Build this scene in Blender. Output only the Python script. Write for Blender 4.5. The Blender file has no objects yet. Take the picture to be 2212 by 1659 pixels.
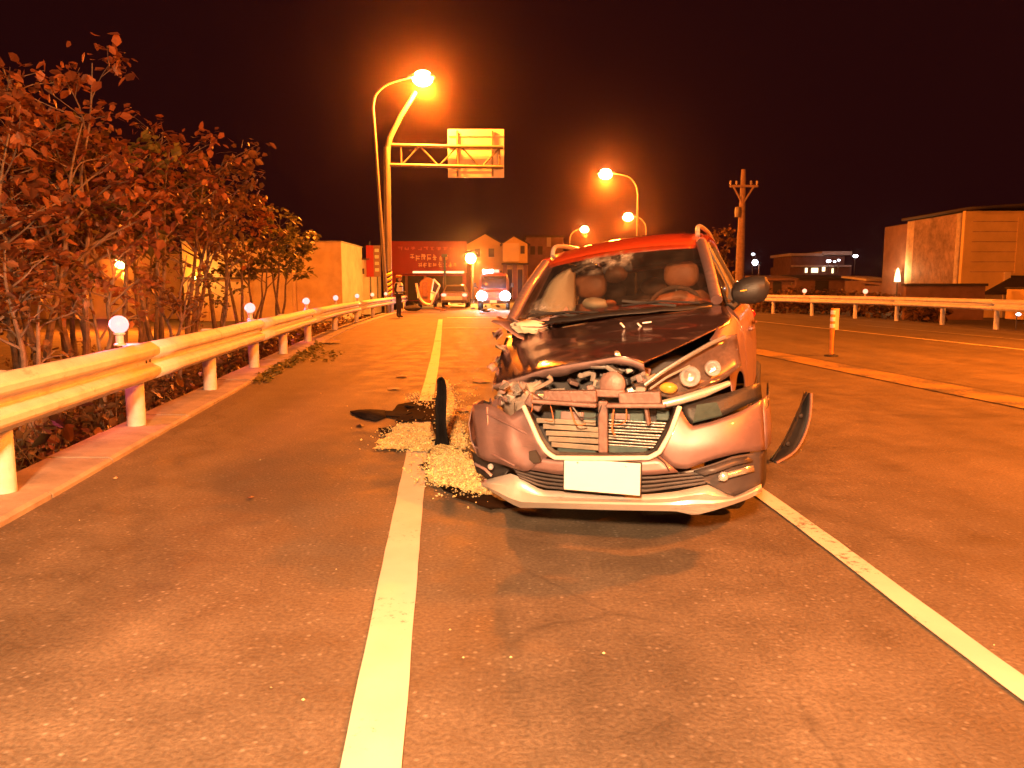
import bpy, bmesh, math, random
from mathutils import Matrix, Vector, noise
R = math.radians
SC = bpy.context.scene
COL = SC.collection

# ------------------------------------------------------------------ camera
F, CX, CY, CAMH = 1690.0, 1106.0, 829.5, 1.3        # in units of a 2212 x 1659 picture
PITCH = math.atan((CY - 620.0) / F)
cam_d = bpy.data.cameras.new('camera')
cam_d.sensor_width = 36.0
cam_d.lens = 36.0 * F / 2212.0
cam_d.clip_start = 0.05
cam_d.clip_end = 3000
cam = bpy.data.objects.new('camera', cam_d)
COL.objects.link(cam)
cam.location = (0, 0, CAMH)
cam.rotation_euler = (R(90) - PITCH, 0, 0)
SC.camera = cam
# ------------------------------------------------------------------ night sky
W = bpy.data.worlds.new('World')
SC.world = W
W.use_nodes = True
wn = W.node_tree
wn.nodes.clear()
w_out = wn.nodes.new('ShaderNodeOutputWorld')
w_bg = wn.nodes.new('ShaderNodeBackground')
w_sky = wn.nodes.new('ShaderNodeTexSky')
w_sky.sky_type = 'NISHITA'
w_sky.sun_disc = False
w_sky.sun_elevation = R(-4)
w_sky.sun_rotation = R(200)
w_mix = wn.nodes.new('ShaderNodeMix')
w_mix.data_type = 'RGBA'
w_mix.inputs[0].default_value = 0.94
w_mix.inputs[7].default_value = (0.30, 0.042, 0.046, 1)     # town glow on a low cloud deck
wn.links.new(w_sky.outputs[0], w_mix.inputs[6])
wn.links.new(w_mix.outputs[2], w_bg.inputs[0])
w_bg.inputs[1].default_value = 0.05
wn.links.new(w_bg.outputs[0], w_out.inputs[0])
# ------------------------------------------------------------------ exposure and renderer
SC.view_settings.view_transform = 'Standard'
SC.view_settings.look = 'None'
SC.view_settings.exposure = 0.0
SC.view_settings.gamma = 1.0
SC.render.engine = 'CYCLES'
SC.cycles.use_denoising = True
SC.cycles.use_light_tree = True
SC.cycles.use_adaptive_sampling = True
SC.cycles.adaptive_threshold = 0.025
SC.cycles.max_bounces = 5
SC.cycles.diffuse_bounces = 2
SC.cycles.glossy_bounces = 2
SC.cycles.transmission_bounces = 4
SC.cycles.transparent_max_bounces = 8
SC.cycles.volume_bounces = 0
SC.cycles.sample_clamp_indirect = 6.0
SODIUM = (1.0, 0.185, 0.010)
PALE_FILL = (1.0, 0.50, 0.22)  # tone of the added low lamp behind the camera
HAZE = 0.00042

# ------------------------------------------------------------------ helpers
def ray(px, py):
    dx = (px - CX) / F
    dz = -(py - CY) / F
    return Vector((dx, math.cos(PITCH) + dz * math.sin(PITCH), -math.sin(PITCH) + dz * math.cos(PITCH)))
def at(px, py, Y=None, z=None):
    """a place in the world seen in direction (px, py), on the plane z or at the distance Y"""
    d = ray(px, py)
    t = (z - CAMH) / d.z if z is not None else Y / d.y
    return d * t + Vector((0, 0, CAMH))
def lerp(a, b, t):
    return a + (b - a) * t
def interp(x, xs, ys):
    if x <= xs[0]: return ys[0]
    for i in range(len(xs) - 1):
        if x <= xs[i + 1]:
            return lerp(ys[i], ys[i + 1], (x - xs[i]) / (xs[i + 1] - xs[i]))
    return ys[-1]
def resample(pts, n):
    pts = [Vector(p) for p in pts]
    L = [0]
    for a, b in zip(pts, pts[1:]): L.append(L[-1] + (b - a).length)
    out = []
    for k in range(n):
        s = L[-1] * k / (n - 1)
        i = 0
        while i < len(L) - 2 and L[i + 1] < s: i += 1
        t = (s - L[i]) / max(L[i + 1] - L[i], 1e-9)
        out.append(pts[i].lerp(pts[i + 1], t))
    return out
def catmull(pts, sub):
    pts = [Vector(p) for p in pts]
    out = []
    n = len(pts)
    for i in range(n - 1):
        p0, p1, p2, p3 = pts[max(i - 1, 0)], pts[i], pts[i + 1], pts[min(i + 2, n - 1)]
        for k in range(sub):
            t = k / sub
            out.append(0.5 * ((2 * p1) + (p2 - p0) * t + (2 * p0 - 5 * p1 + 4 * p2 - p3) * t * t + (3 * p1 - p0 - 3 * p2 + p3) * t ** 3))
    out.append(pts[-1])
    return out

FRAME = {}
class MB:
    def __init__(s): s.v = []; s.f = []
    def add(s, vs, fs):
        o = len(s.v)
        s.v += [Vector(v) for v in vs]
        s.f += [tuple(i + o for i in f) for f in fs]
        return s
    def box(s, c, d, M=None):
        hx, hy, hz = d[0] / 2, d[1] / 2, d[2] / 2
        vs = [Vector((x, y, z)) for x in (-hx, hx) for y in (-hy, hy) for z in (-hz, hz)]
        if M is not None: vs = [M @ v for v in vs]
        vs = [v + Vector(c) for v in vs]
        return s.add(vs, [(0, 1, 3, 2), (4, 6, 7, 5), (0, 4, 5, 1), (2, 3, 7, 6), (0, 2, 6, 4), (1, 5, 7, 3)])
    def tube(s, pts, r, n=8, caps=True):
        pts = [Vector(p) for p in pts]
        rs = r if isinstance(r, (list, tuple)) else [r] * len(pts)
        vs = []
        up = None
        for i, p in enumerate(pts):
            d = (pts[min(i + 1, len(pts) - 1)] - pts[max(i - 1, 0)]).normalized()
            if up is None:
                up = Vector((0, 0, 1)) if abs(d.z) < 0.9 else Vector((1, 0, 0))
            a = d.cross(up).normalized()
            up = a.cross(d).normalized()
            for k in range(n):
                t = 2 * math.pi * k / n
                vs.append(p + (a * math.cos(t) + up * math.sin(t)) * rs[i])
        fs = []
        for i in range(len(pts) - 1):
            for k in range(n):
                k2 = (k + 1) % n
                fs.append((i * n + k, i * n + k2, (i + 1) * n + k2, (i + 1) * n + k))
        if caps:
            fs.append(tuple(range(n))[::-1])
            fs.append(tuple((len(pts) - 1) * n + k for k in range(n)))
        return s.add(vs, fs)
    def grid(s, rows, close=False):
        m = len(rows[0])
        vs = [p for r in rows for p in r]
        fs = []
        for i in range(len(rows) - 1):
            for j in range(m - 1 + (1 if close else 0)):
                j2 = (j + 1) % m
                fs.append((i * m + j, i * m + j2, (i + 1) * m + j2, (i + 1) * m + j))
        return s.add(vs, fs)
    def lathe(s, prof, c, axis=Vector((0, 0, 1)), n=16):
        axis = Vector(axis).normalized()
        a = axis.orthogonal().normalized()
        b = axis.cross(a)
        rows = []
        for r, h in prof:
            rows.append([Vector(c) + axis * h + (a * math.cos(2 * math.pi * k / n) + b * math.sin(2 * math.pi * k / n)) * max(r, 1e-4) for k in range(n)])
        return s.grid(rows, True)
    def ball(s, c, r, n=14, sq=(1, 1, 1), jit=0.0, rnd=None, pw=1.0):
        m = n // 2
        rows = []
        for i in range(m + 1):
            t = math.pi * i / m
            row = []
            for k in range(n):
                p = 2 * math.pi * k / n
                d = Vector([math.copysign(abs(q) ** pw, q) * k_ for q, k_ in zip((math.sin(t) * math.cos(p), math.sin(t) * math.sin(p), math.cos(t)), sq)])
                rr = r * (1 + (jit * noise.noise(d * 2.3 + Vector(c) * 3) if jit else 0))
                row.append(Vector(c) + d * rr)
            rows.append(row)
        return s.grid(rows, True)
    def prism(s, poly, d):
        """poly: 3D polygon, pushed by the vector d"""
        n = len(poly)
        poly = [Vector(p) for p in poly]
        vs = poly + [p + Vector(d) for p in poly]
        fs = [tuple(range(n))[::-1], tuple(range(n, 2 * n))]
        for i in range(n):
            fs.append((i, (i + 1) % n, n + (i + 1) % n, n + i))
        return s.add(vs, fs)
    def build(s, name, mat, parent=None, at=None, smooth=False, bevel=0, solid=0, sub=0, local=False, seg=2, angle=40):
        me = bpy.data.meshes.new(name)
        M = Matrix.Identity(4)
        if parent is not None and not local: M = FRAME[parent.name].inverted()
        if at is not None: M = Matrix.Translation(-Vector(at))
        me.from_pydata([M @ v for v in s.v], [], s.f)
        bm = bmesh.new()
        bm.from_mesh(me)
        bmesh.ops.remove_doubles(bm, verts=bm.verts, dist=1e-5)
        bmesh.ops.recalc_face_normals(bm, faces=bm.faces)
        bm.to_mesh(me)
        bm.free()
        me.materials.append(MAT[mat])
        o = bpy.data.objects.new(name, me)
        COL.objects.link(o)
        if parent is not None:
            o.parent = parent
            FRAME[o.name] = FRAME[parent.name]
        elif at is not None:
            o.location = at
            FRAME[o.name] = Matrix.Translation(Vector(at))
        else:
            FRAME[o.name] = Matrix.Identity(4)
        if solid:
            m = o.modifiers.new('thickness', 'SOLIDIFY'); m.thickness = solid; m.offset = 0
        if bevel:
            m = o.modifiers.new('bevel', 'BEVEL'); m.width = bevel; m.segments = seg; m.limit_method = 'ANGLE'
        if sub:
            m = o.modifiers.new('subdiv', 'SUBSURF'); m.levels = sub; m.render_levels = sub
        if smooth:
            for p in me.polygons: p.use_smooth = True
            try: me.set_sharp_from_angle(angle=R(angle))
            except Exception: pass
        return o
def tag(o, label=None, cat=None, group=None, kind=None):
    if label: o['label'] = label
    if cat: o['category'] = cat
    if group: o['group'] = group
    if kind: o['kind'] = kind
    return o
def thing(name, label, cat, loc, rotz=0, group=None):
    o = bpy.data.objects.new(name, None)
    o.empty_display_size = 0.2
    COL.objects.link(o)
    o.location = loc
    o.rotation_euler = (0, 0, rotz)
    FRAME[o.name] = Matrix.Translation(Vector(loc)) @ Matrix.Rotation(rotz, 4, 'Z')
    return tag(o, label, cat, group)
def part_copy(o, parent, loc=None):
    c = o.copy()
    COL.objects.link(c)
    c.parent = parent
    if loc is not None: c.location = loc
    FRAME[c.name] = FRAME[parent.name] if parent is not None else Matrix.Translation(Vector(loc or (0, 0, 0)))
    return c
def lamp(name, loc, power, color, radius=0.2, parent=None, spot=None, aim=None, blend=0.5):
    d = bpy.data.lights.new(name, 'SPOT' if spot else 'POINT')
    d.energy = power
    d.color = color
    d.shadow_soft_size = radius
    if spot:
        d.spot_size = spot
        d.spot_blend = blend
    o = bpy.data.objects.new(name, d)
    COL.objects.link(o)
    if parent is not None:
        o.parent = parent
        o.location = FRAME[parent.name].inverted() @ Vector(loc)
    else:
        o.location = loc
    if aim is not None:
        o.rotation_euler = (Vector(aim) - Vector(loc)).to_track_quat('-Z', 'Y').to_euler()
    return o

# ------------------------------------------------------------------ materials
MAT = {}
def nmat(name):
    m = bpy.data.materials.new(name)
    m.use_nodes = True
    MAT[name] = m
    nt = m.node_tree
    return m, nt, nt.nodes['Principled BSDF'], nt.nodes, nt.links
def mat(name, col, rough=0.6, metal=0.0, var=0.25, scale=8.0, bump=0.0, bscale=40.0, coat=0.0, spec=None, rvar=0.0, col2=None, island=0.0):
    m, nt, b, N, L = nmat(name)
    tc = N.new('ShaderNodeTexCoord')
    nz = N.new('ShaderNodeTexNoise')
    nz.inputs['Scale'].default_value = scale
    nz.inputs['Detail'].default_value = 6
    nz.inputs['Roughness'].default_value = 0.65
    L.new(tc.outputs['Object'], nz.inputs['Vector'])
    mr = N.new('ShaderNodeMapRange')
    mr.inputs[1].default_value = 0.3; mr.inputs[2].default_value = 0.7
    L.new(nz.outputs[0], mr.inputs[0])
    mx = N.new('ShaderNodeMix'); mx.data_type = 'RGBA'
    L.new(mr.outputs[0], mx.inputs[0])
    c2 = col2 if col2 else tuple(min(1, c * (1 + var)) for c in col)
    c1 = tuple(c * (1 - var) for c in col) if not col2 else col
    mx.inputs[6].default_value = (*c1, 1)
    mx.inputs[7].default_value = (*c2, 1)
    out = mx.outputs[2]
    if island:
        ge = N.new('ShaderNodeNewGeometry')
        hs = N.new('ShaderNodeHueSaturation')
        mr2 = N.new('ShaderNodeMapRange')
        mr2.inputs[3].default_value = 1 - island; mr2.inputs[4].default_value = 1 + island
        L.new(ge.outputs['Random Per Island'], mr2.inputs[0])
        L.new(mr2.outputs[0], hs.inputs['Value'])
        L.new(out, hs.inputs['Color'])
        out = hs.outputs[0]
    L.new(out, b.inputs['Base Color'])
    b.inputs['Roughness'].default_value = rough
    if rvar:
        mr3 = N.new('ShaderNodeMapRange')
        mr3.inputs[3].default_value = max(0.02, rough - rvar); mr3.inputs[4].default_value = min(1, rough + rvar)
        L.new(nz.outputs[0], mr3.inputs[0])
        L.new(mr3.outputs[0], b.inputs['Roughness'])
    b.inputs['Metallic'].default_value = metal
    if spec is not None: b.inputs['Specular IOR Level'].default_value = spec
    if coat:
        b.inputs['Coat Weight'].default_value = coat
        b.inputs['Coat Roughness'].default_value = 0.06
    if bump:
        bz = N.new('ShaderNodeTexNoise')
        bz.inputs['Scale'].default_value = bscale
        bz.inputs['Detail'].default_value = 5
        L.new(tc.outputs['Object'], bz.inputs['Vector'])
        bp = N.new('ShaderNodeBump')
        bp.inputs['Strength'].default_value = bump
        bp.inputs['Distance'].default_value = 0.02
        L.new(bz.outputs[0], bp.inputs['Height'])
        L.new(bp.outputs[0], b.inputs['Normal'])
    return m
def emit(name, col, strength):
    m, nt, b, N, L = nmat(name)
    b.inputs['Base Color'].default_value = (*[c * .03 for c in col], 1)
    b.inputs['Emission Color'].default_value = (*col, 1)
    b.inputs['Emission Strength'].default_value = strength
    return m
def glass(name, tint, refl=0.12, rough=0.03, crack=False, dirt=0.0, film=0.0):
    m = bpy.data.materials.new(name)
    m.use_nodes = True
    MAT[name] = m
    N, L = m.node_tree.nodes, m.node_tree.links
    N.clear()
    out = N.new('ShaderNodeOutputMaterial')
    tr = N.new('ShaderNodeBsdfTransparent'); tr.inputs[0].default_value = (*tint, 1)
    gl = N.new('ShaderNodeBsdfGlossy'); gl.inputs['Roughness'].default_value = rough
    lw = N.new('ShaderNodeLayerWeight'); lw.inputs[0].default_value = 0.5
    pw = N.new('ShaderNodeMath'); pw.operation = 'POWER'; pw.inputs[1].default_value = 4.0
    fr = N.new('ShaderNodeMath'); fr.operation = 'MULTIPLY_ADD'; fr.inputs[1].default_value = 0.8; fr.inputs[2].default_value = refl * 0.4
    L.new(lw.outputs['Facing'], pw.inputs[0]); L.new(pw.outputs[0], fr.inputs[0])
    mx = N.new('ShaderNodeMixShader')
    L.new(fr.outputs[0], mx.inputs[0])
    L.new(tr.outputs[0], mx.inputs[1]); L.new(gl.outputs[0], mx.inputs[2])
    last = mx.outputs[0]
    if crack or dirt:
        tc = N.new('ShaderNodeTexCoord')
        df = N.new('ShaderNodeBsdfPrincipled')
        df.inputs['Base Color'].default_value = (0.62, 0.60, 0.57, 1)
        df.inputs['Roughness'].default_value = 0.35
        mk = None
        if crack:
            vo = N.new('ShaderNodeTexVoronoi'); vo.feature = 'DISTANCE_TO_EDGE'
            vo.inputs['Scale'].default_value = 24.0
            ds = N.new('ShaderNodeTexNoise'); ds.inputs['Scale'].default_value = 5
            ad = N.new('ShaderNodeMix'); ad.data_type = 'RGBA'; ad.inputs[0].default_value = 0.18
            L.new(tc.outputs['Object'], ds.inputs['Vector'])
            L.new(tc.outputs['Object'], ad.inputs[6]); L.new(ds.outputs['Color'], ad.inputs[7])
            L.new(ad.outputs[2], vo.inputs['Vector'])
            lt = N.new('ShaderNodeMapRange'); lt.inputs[1].default_value = 0.0; lt.inputs[2].default_value = 0.030
            lt.inputs[3].default_value = 1; lt.inputs[4].default_value = 0
            L.new(vo.outputs['Distance'], lt.inputs[0])
            # cracks gather round the two places that were struck
            acc = None
            for c, rad in crack:
                vm = N.new('ShaderNodeVectorMath'); vm.operation = 'DISTANCE'
                vm.inputs[1].default_value = c
                L.new(tc.outputs['Object'], vm.inputs[0])
                mr = N.new('ShaderNodeMapRange'); mr.inputs[1].default_value = rad * 0.25; mr.inputs[2].default_value = rad
                mr.inputs[3].default_value = 1; mr.inputs[4].default_value = 0
                L.new(vm.outputs['Value'], mr.inputs[0])
                if acc is None: acc = mr.outputs[0]
                else:
                    mm = N.new('ShaderNodeMath'); mm.operation = 'MAXIMUM'
                    L.new(acc, mm.inputs[0]); L.new(mr.outputs[0], mm.inputs[1]); acc = mm.outputs[0]
            ml = N.new('ShaderNodeMath'); ml.operation = 'MULTIPLY'
            L.new(lt.outputs[0], ml.inputs[0]); L.new(acc, ml.inputs[1])
            m2 = N.new('ShaderNodeMath'); m2.operation = 'MULTIPLY_ADD'; m2.inputs[1].default_value = 0.35
            L.new(ml.outputs[0], m2.inputs[0])
            nb = N.new('ShaderNodeTexNoise'); nb.inputs['Scale'].default_value = 11; nb.inputs['Detail'].default_value = 5
            L.new(tc.outputs['Object'], nb.inputs['Vector'])
            nr = N.new('ShaderNodeMapRange'); nr.inputs[1].default_value = 0.48; nr.inputs[2].default_value = 0.70; nr.inputs[4].default_value = 0.55
            L.new(nb.outputs[0], nr.inputs[0])
            hz = N.new('ShaderNodeMath'); hz.operation = 'MULTIPLY'
            L.new(acc, hz.inputs[0]); L.new(nr.outputs[0], hz.inputs[1])
            fm = N.new('ShaderNodeMath'); fm.operation = 'MULTIPLY_ADD'; fm.inputs[1].default_value = film; L.new(nb.outputs[0], fm.inputs[0]); L.new(hz.outputs[0], fm.inputs[2])
            L.new(fm.outputs[0], m2.inputs[2])
            mk = m2.outputs[0]
        else:
            nz = N.new('ShaderNodeTexNoise'); nz.inputs['Scale'].default_value = 3
            L.new(tc.outputs['Object'], nz.inputs['Vector'])
            mm = N.new('ShaderNodeMath'); mm.operation = 'MULTIPLY'; mm.inputs[1].default_value = dirt
            L.new(nz.outputs[0], mm.inputs[0]); mk = mm.outputs[0]
        m3 = N.new('ShaderNodeMixShader')
        L.new(mk, m3.inputs[0]); L.new(last, m3.inputs[1]); L.new(df.outputs[0], m3.inputs[2])
        last = m3.outputs[0]
    L.new(last, out.inputs[0])
    return m
def asphalt(name, dark, light, stone=0.30):
    m, nt, b, N, L = nmat(name)
    tc = N.new('ShaderNodeTexCoord')
    def nz(s, det=4, rough=0.6):
        n = N.new('ShaderNodeTexNoise'); n.inputs['Scale'].default_value = s
        n.inputs['Detail'].default_value = det; n.inputs['Roughness'].default_value = rough
        L.new(tc.outputs['Object'], n.inputs['Vector']); return n
    big, mid, fine = nz(0.42, 5), nz(3.0, 6, 0.7), nz(55, 3)
    def rng(src, a, c, lo=0.0, hi=1.0):
        r = N.new('ShaderNodeMapRange'); r.inputs[1].default_value = a; r.inputs[2].default_value = c
        r.inputs[3].default_value = lo; r.inputs[4].default_value = hi
        L.new(src, r.inputs[0]); return r.outputs[0]
    def mixc(fac, A, B):
        x = N.new('ShaderNodeMix'); x.data_type = 'RGBA'
        L.new(fac, x.inputs[0])
        for k, v in ((6, A), (7, B)):
            if isinstance(v, tuple): x.inputs[k].default_value = (*v, 1)
            else: L.new(v, x.inputs[k])
        return x.outputs[2]
    c = mixc(rng(big.outputs[0], 0.32, 0.68), dark, light)
    c2 = mixc(rng(mid.outputs[0], 0.3, 0.75), tuple(x * 0.62 for x in dark), tuple(min(1, x * 1.45) for x in light))
    x = N.new('ShaderNodeMix'); x.data_type = 'RGBA'; x.inputs[0].default_value = 0.42
    L.new(c, x.inputs[6]); L.new(c2, x.inputs[7]); c = x.outputs[2]
    fg = N.new('ShaderNodeMix'); fg.data_type = 'RGBA'; fg.blend_type = 'MULTIPLY'; fg.inputs[0].default_value = 0.75
    g = rng(fine.outputs[0], 0.25, 0.75, 0.45, 1.5)
    cr = N.new('ShaderNodeCombineColor')
    for k in range(3): L.new(g, cr.inputs[k])
    L.new(c, fg.inputs[6]); L.new(cr.outputs[0], fg.inputs[7]); c = fg.outputs[2]
    vo = N.new('ShaderNodeTexVoronoi'); vo.inputs['Scale'].default_value = 38
    L.new(tc.outputs['Object'], vo.inputs['Vector'])
    st = rng(vo.outputs['Distance'], 0.0, 0.42, 1, 0)
    sel = N.new('ShaderNodeSeparateColor'); L.new(vo.outputs['Color'], sel.inputs[0])
    pk = rng(sel.outputs[0], 0.80, 0.97)
    mu = N.new('ShaderNodeMath'); mu.operation = 'MULTIPLY'; L.new(st, mu.inputs[0]); L.new(pk, mu.inputs[1])
    c = mixc(mu.outputs[0], c, (stone, stone * 0.95, stone * 0.85))
    mp = N.new('ShaderNodeMapping'); mp.inputs['Scale'].default_value = (1.6, 0.11, 1.0); mp.inputs['Rotation'].default_value = (0, 0, -0.09)
    L.new(tc.outputs['Object'], mp.inputs['Vector'])
    sk = N.new('ShaderNodeTexNoise'); sk.inputs['Scale'].default_value = 1.0; sk.inputs['Detail'].default_value = 5
    L.new(mp.outputs[0], sk.inputs['Vector'])
    bl = nz(0.9, 3)
    for src, a0, a1, lo, hi, fa in ((sk.outputs[0], .35, .68, .76, 1.24, .8), (bl.outputs[0], .3, .7, .84, 1.18, .8)):
        q = rng(src, a0, a1, lo, hi)
        cq = N.new('ShaderNodeCombineColor')
        for k in range(3): L.new(q, cq.inputs[k])
        mq = N.new('ShaderNodeMix'); mq.data_type = 'RGBA'; mq.blend_type = 'MULTIPLY'; mq.inputs[0].default_value = fa
        L.new(c, mq.inputs[6]); L.new(cq.outputs[0], mq.inputs[7]); c = mq.outputs[2]
    wv = nz(0.8, 4)
    wm = N.new('ShaderNodeMix'); wm.data_type = 'RGBA'; wm.inputs[0].default_value = 0.35
    L.new(tc.outputs['Object'], wm.inputs[6]); L.new(wv.outputs['Color'], wm.inputs[7])
    cv = N.new('ShaderNodeTexVoronoi'); cv.feature = 'DISTANCE_TO_EDGE'; cv.inputs['Scale'].default_value = 0.33
    L.new(wm.outputs[2], cv.inputs['Vector'])
    ck = rng(cv.outputs['Distance'], 0.0, 0.0035, 1, 0)
    gate = rng(nz(0.5, 2).outputs[0], 0.48, 0.56)
    cm = N.new('ShaderNodeMath'); cm.operation = 'MULTIPLY'; L.new(ck, cm.inputs[0]); L.new(gate, cm.inputs[1])
    cm2 = N.new('ShaderNodeMath'); cm2.operation = 'MULTIPLY'; cm2.inputs[1].default_value = 0.32; L.new(cm.outputs[0], cm2.inputs[0])
    c = mixc(cm2.outputs[0], c, (0.02, 0.018, 0.016))
    L.new(c, b.inputs['Base Color'])
    L.new(rng(mid.outputs[0], 0.3, 0.7, 0.55, 0.85), b.inputs['Roughness'])
    b.inputs['Specular IOR Level'].default_value = 0.35
    bp = N.new('ShaderNodeBump'); bp.inputs['Strength'].default_value = 0.55; bp.inputs['Distance'].default_value = 0.008
    L.new(fine.outputs[0], bp.inputs['Height']); L.new(bp.outputs[0], b.inputs['Normal'])
    return m
def linepaint(name, col, wear=0.55):
    m, nt, b, N, L = nmat(name)
    tc = N.new('ShaderNodeTexCoord')
    n1 = N.new('ShaderNodeTexNoise'); n1.inputs['Scale'].default_value = 26; n1.inputs['Detail'].default_value = 6; n1.inputs['Roughness'].default_value = 0.75
    n2 = N.new('ShaderNodeTexNoise'); n2.inputs['Scale'].default_value = 1.3; n2.inputs['Detail'].default_value = 4
    L.new(tc.outputs['Object'], n1.inputs['Vector']); L.new(tc.outputs['Object'], n2.inputs['Vector'])
    mu = N.new('ShaderNodeMath'); mu.operation = 'ADD'
    L.new(n1.outputs[0], mu.inputs[0]); L.new(n2.outputs[0], mu.inputs[1])
    r = N.new('ShaderNodeMapRange'); r.inputs[1].default_value = wear + 0.62; r.inputs[2].default_value = wear + 0.74
    L.new(mu.outputs[0], r.inputs[0])
    x = N.new('ShaderNodeMix'); x.data_type = 'RGBA'
    L.new(r.outputs[0], x.inputs[0])
    x.inputs[6].default_value = (*col, 1); x.inputs[7].default_value = (0.09, 0.085, 0.08, 1)
    n3 = N.new('ShaderNodeTexNoise'); n3.inputs['Scale'].default_value = 4; n3.inputs['Detail'].default_value = 8
    L.new(tc.outputs['Object'], n3.inputs['Vector'])
    y = N.new('ShaderNodeMix'); y.data_type = 'RGBA'; y.blend_type = 'MULTIPLY'
    y.inputs[0].default_value = 0.35
    L.new(x.outputs[2], y.inputs[6]); L.new(n3.outputs['Fac'], y.inputs[7])
    L.new(y.outputs[2], b.inputs['Base Color'])
    b.inputs['Roughness'].default_value = 0.6
    bp = N.new('ShaderNodeBump'); bp.inputs['Strength'].default_value = 0.3; bp.inputs['Distance'].default_value = 0.004
    L.new(n1.outputs[0], bp.inputs['Height']); L.new(bp.outputs[0], b.inputs['Normal'])
    return m
def leafmat(name, col, col2):
    m, nt, b, N, L = nmat(name)
    ge = N.new('ShaderNodeNewGeometry')
    cr = N.new('ShaderNodeValToRGB')
    cr.color_ramp.elements[0].color = (*col, 1); cr.color_ramp.elements[1].color = (*col2, 1)
    L.new(ge.outputs['Random Per Island'], cr.inputs[0])
    L.new(cr.outputs[0], b.inputs['Base Color'])
    b.inputs['Roughness'].default_value = 0.5
    tl = N.new('ShaderNodeBsdfTranslucent')
    L.new(cr.outputs[0], tl.inputs[0])
    mx = N.new('ShaderNodeMixShader'); mx.inputs[0].default_value = 0.35
    o = N['Material Output']
    L.new(b.outputs[0], mx.inputs[1]); L.new(tl.outputs[0], mx.inputs[2]); L.new(mx.outputs[0], o.inputs[0])
    return m

asphalt('asphalt', (0.066, 0.057, 0.046), (0.125, 0.106, 0.082), 0.24)
asphalt('asphalt_far', (0.078, 0.066, 0.050), (0.122, 0.104, 0.078), 0.22)
linepaint('white_line', (0.62, 0.60, 0.57), 0.52)
linepaint('white_line_worn', (0.62, 0.60, 0.57), 0.47)
linepaint('worn_line', (0.30, 0.21, 0.08), 0.36)
linepaint('edge_line', (0.62, 0.55, 0.38), 0.48)
mat('soil', (0.075, 0.055, 0.04), 0.95, var=0.5, scale=2.5, bump=0.6, bscale=9)
mat('concrete', (0.27, 0.25, 0.22), 0.85, var=0.3, scale=3, bump=0.3, bscale=30)
mat('galvanised', (0.60, 0.58, 0.55), 0.62, 0.05, var=0.16, scale=5, bump=0.08, bscale=60, rvar=0.12)
mat('post_paint', (0.55, 0.55, 0.55), 0.5, 0.0, var=0.2, scale=7, bump=0.1, bscale=50)
mat('pole_steel', (0.17, 0.16, 0.155), 0.5, 0.3, var=0.15, scale=2)
mat('lamp_housing', (0.16, 0.16, 0.16), 0.5, 0.4)
mat('dark_metal', (0.05, 0.05, 0.055), 0.45, 0.5)
mat('sign_back', (0.66, 0.65, 0.62), 0.38, 0.15, var=0.08, scale=2, bump=0.05)
mat('yellow_reflector', (0.85, 0.62, 0.04), 0.35, var=0.1)
mat('black_band', (0.03, 0.03, 0.03), 0.5)
emit('sodium_glass', (1.0, 0.60, 0.16), 60)
emit('sodium_glass_far', (1.0, 0.66, 0.20), 60)
emit('beacon_glow', (1.0, 0.30, 0.29), 2.8)
emit('amber_beacon_glow', (1.0, 0.36, 0.22), 2.6)
emit('headlamp_glow', (0.86, 0.92, 1.0), 90)
emit('flash_glow', (0.80, 0.85, 1.0), 40)
emit('tail_glow', (1.0, 0.10, 0.07), 9)
emit('white_lamp_glow', (0.86, 0.90, 1.0), 10)
emit('window_glow', (1.0, 0.80, 0.42), 3.0)
emit('wall_light_glow', (1.0, 0.56, 0.12), 40)
emit('shop_window_glow', (1.0, 0.74, 0.30), 2.2)
mat('bark', (0.16, 0.12, 0.09), 0.9, var=0.4, scale=9, bump=0.5, bscale=25)
leafmat('leaf_russet', (0.11, 0.045, 0.022), (0.30, 0.12, 0.05))
leafmat('leaf_olive', (0.055, 0.060, 0.018), (0.18, 0.165, 0.045))
leafmat('leaf_mixed', (0.065, 0.045, 0.020), (0.24, 0.12, 0.045))
leafmat('weed', (0.07, 0.08, 0.02), (0.22, 0.18, 0.05))
mat('plaster', (0.40, 0.34, 0.27), 0.9, var=0.22, scale=0.7, bump=0.2, bscale=6)
mat('plaster_yellow', (0.55, 0.40, 0.16), 0.85, var=0.12, scale=0.8, bump=0.15, bscale=6)
mat('plaster_cream', (0.60, 0.50, 0.30), 0.85, var=0.12, scale=0.8)
mat('brick_dark', (0.16, 0.09, 0.07), 0.9, var=0.25, scale=1.5)
mat('shop_red', (0.22, 0.005, 0.004), 0.5, var=0.12, scale=0.8)
mat('sign_text', (0.72, 0.50, 0.25), 0.6, var=0.2, scale=6)
emit('letter_glow', (1.0, 0.22, 0.03), 0.75)
emit('letter_glow_dim', (1.0, 0.10, 0.02), 0.45)
mat('awning', (0.55, 0.42, 0.22), 0.8, var=0.15)
mat('roof_dark', (0.035, 0.028, 0.026), 0.8, var=0.3, scale=2)
mat('corrugated', (0.28, 0.20, 0.15), 0.65, 0.2, var=0.45, scale=1.6)
mat('corrugated_pale', (0.50, 0.42, 0.32), 0.6, 0.2, var=0.3, scale=2.0)
mat('opening_dark', (0.03, 0.025, 0.022), 0.9)
mat('wood_pole', (0.22, 0.15, 0.11), 0.85, var=0.25, scale=6, bump=0.3)
mat('ceramic', (0.45, 0.4, 0.36), 0.3)
mat('hedge', (0.05, 0.04, 0.022), 0.9, var=0.5, scale=6)
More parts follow.
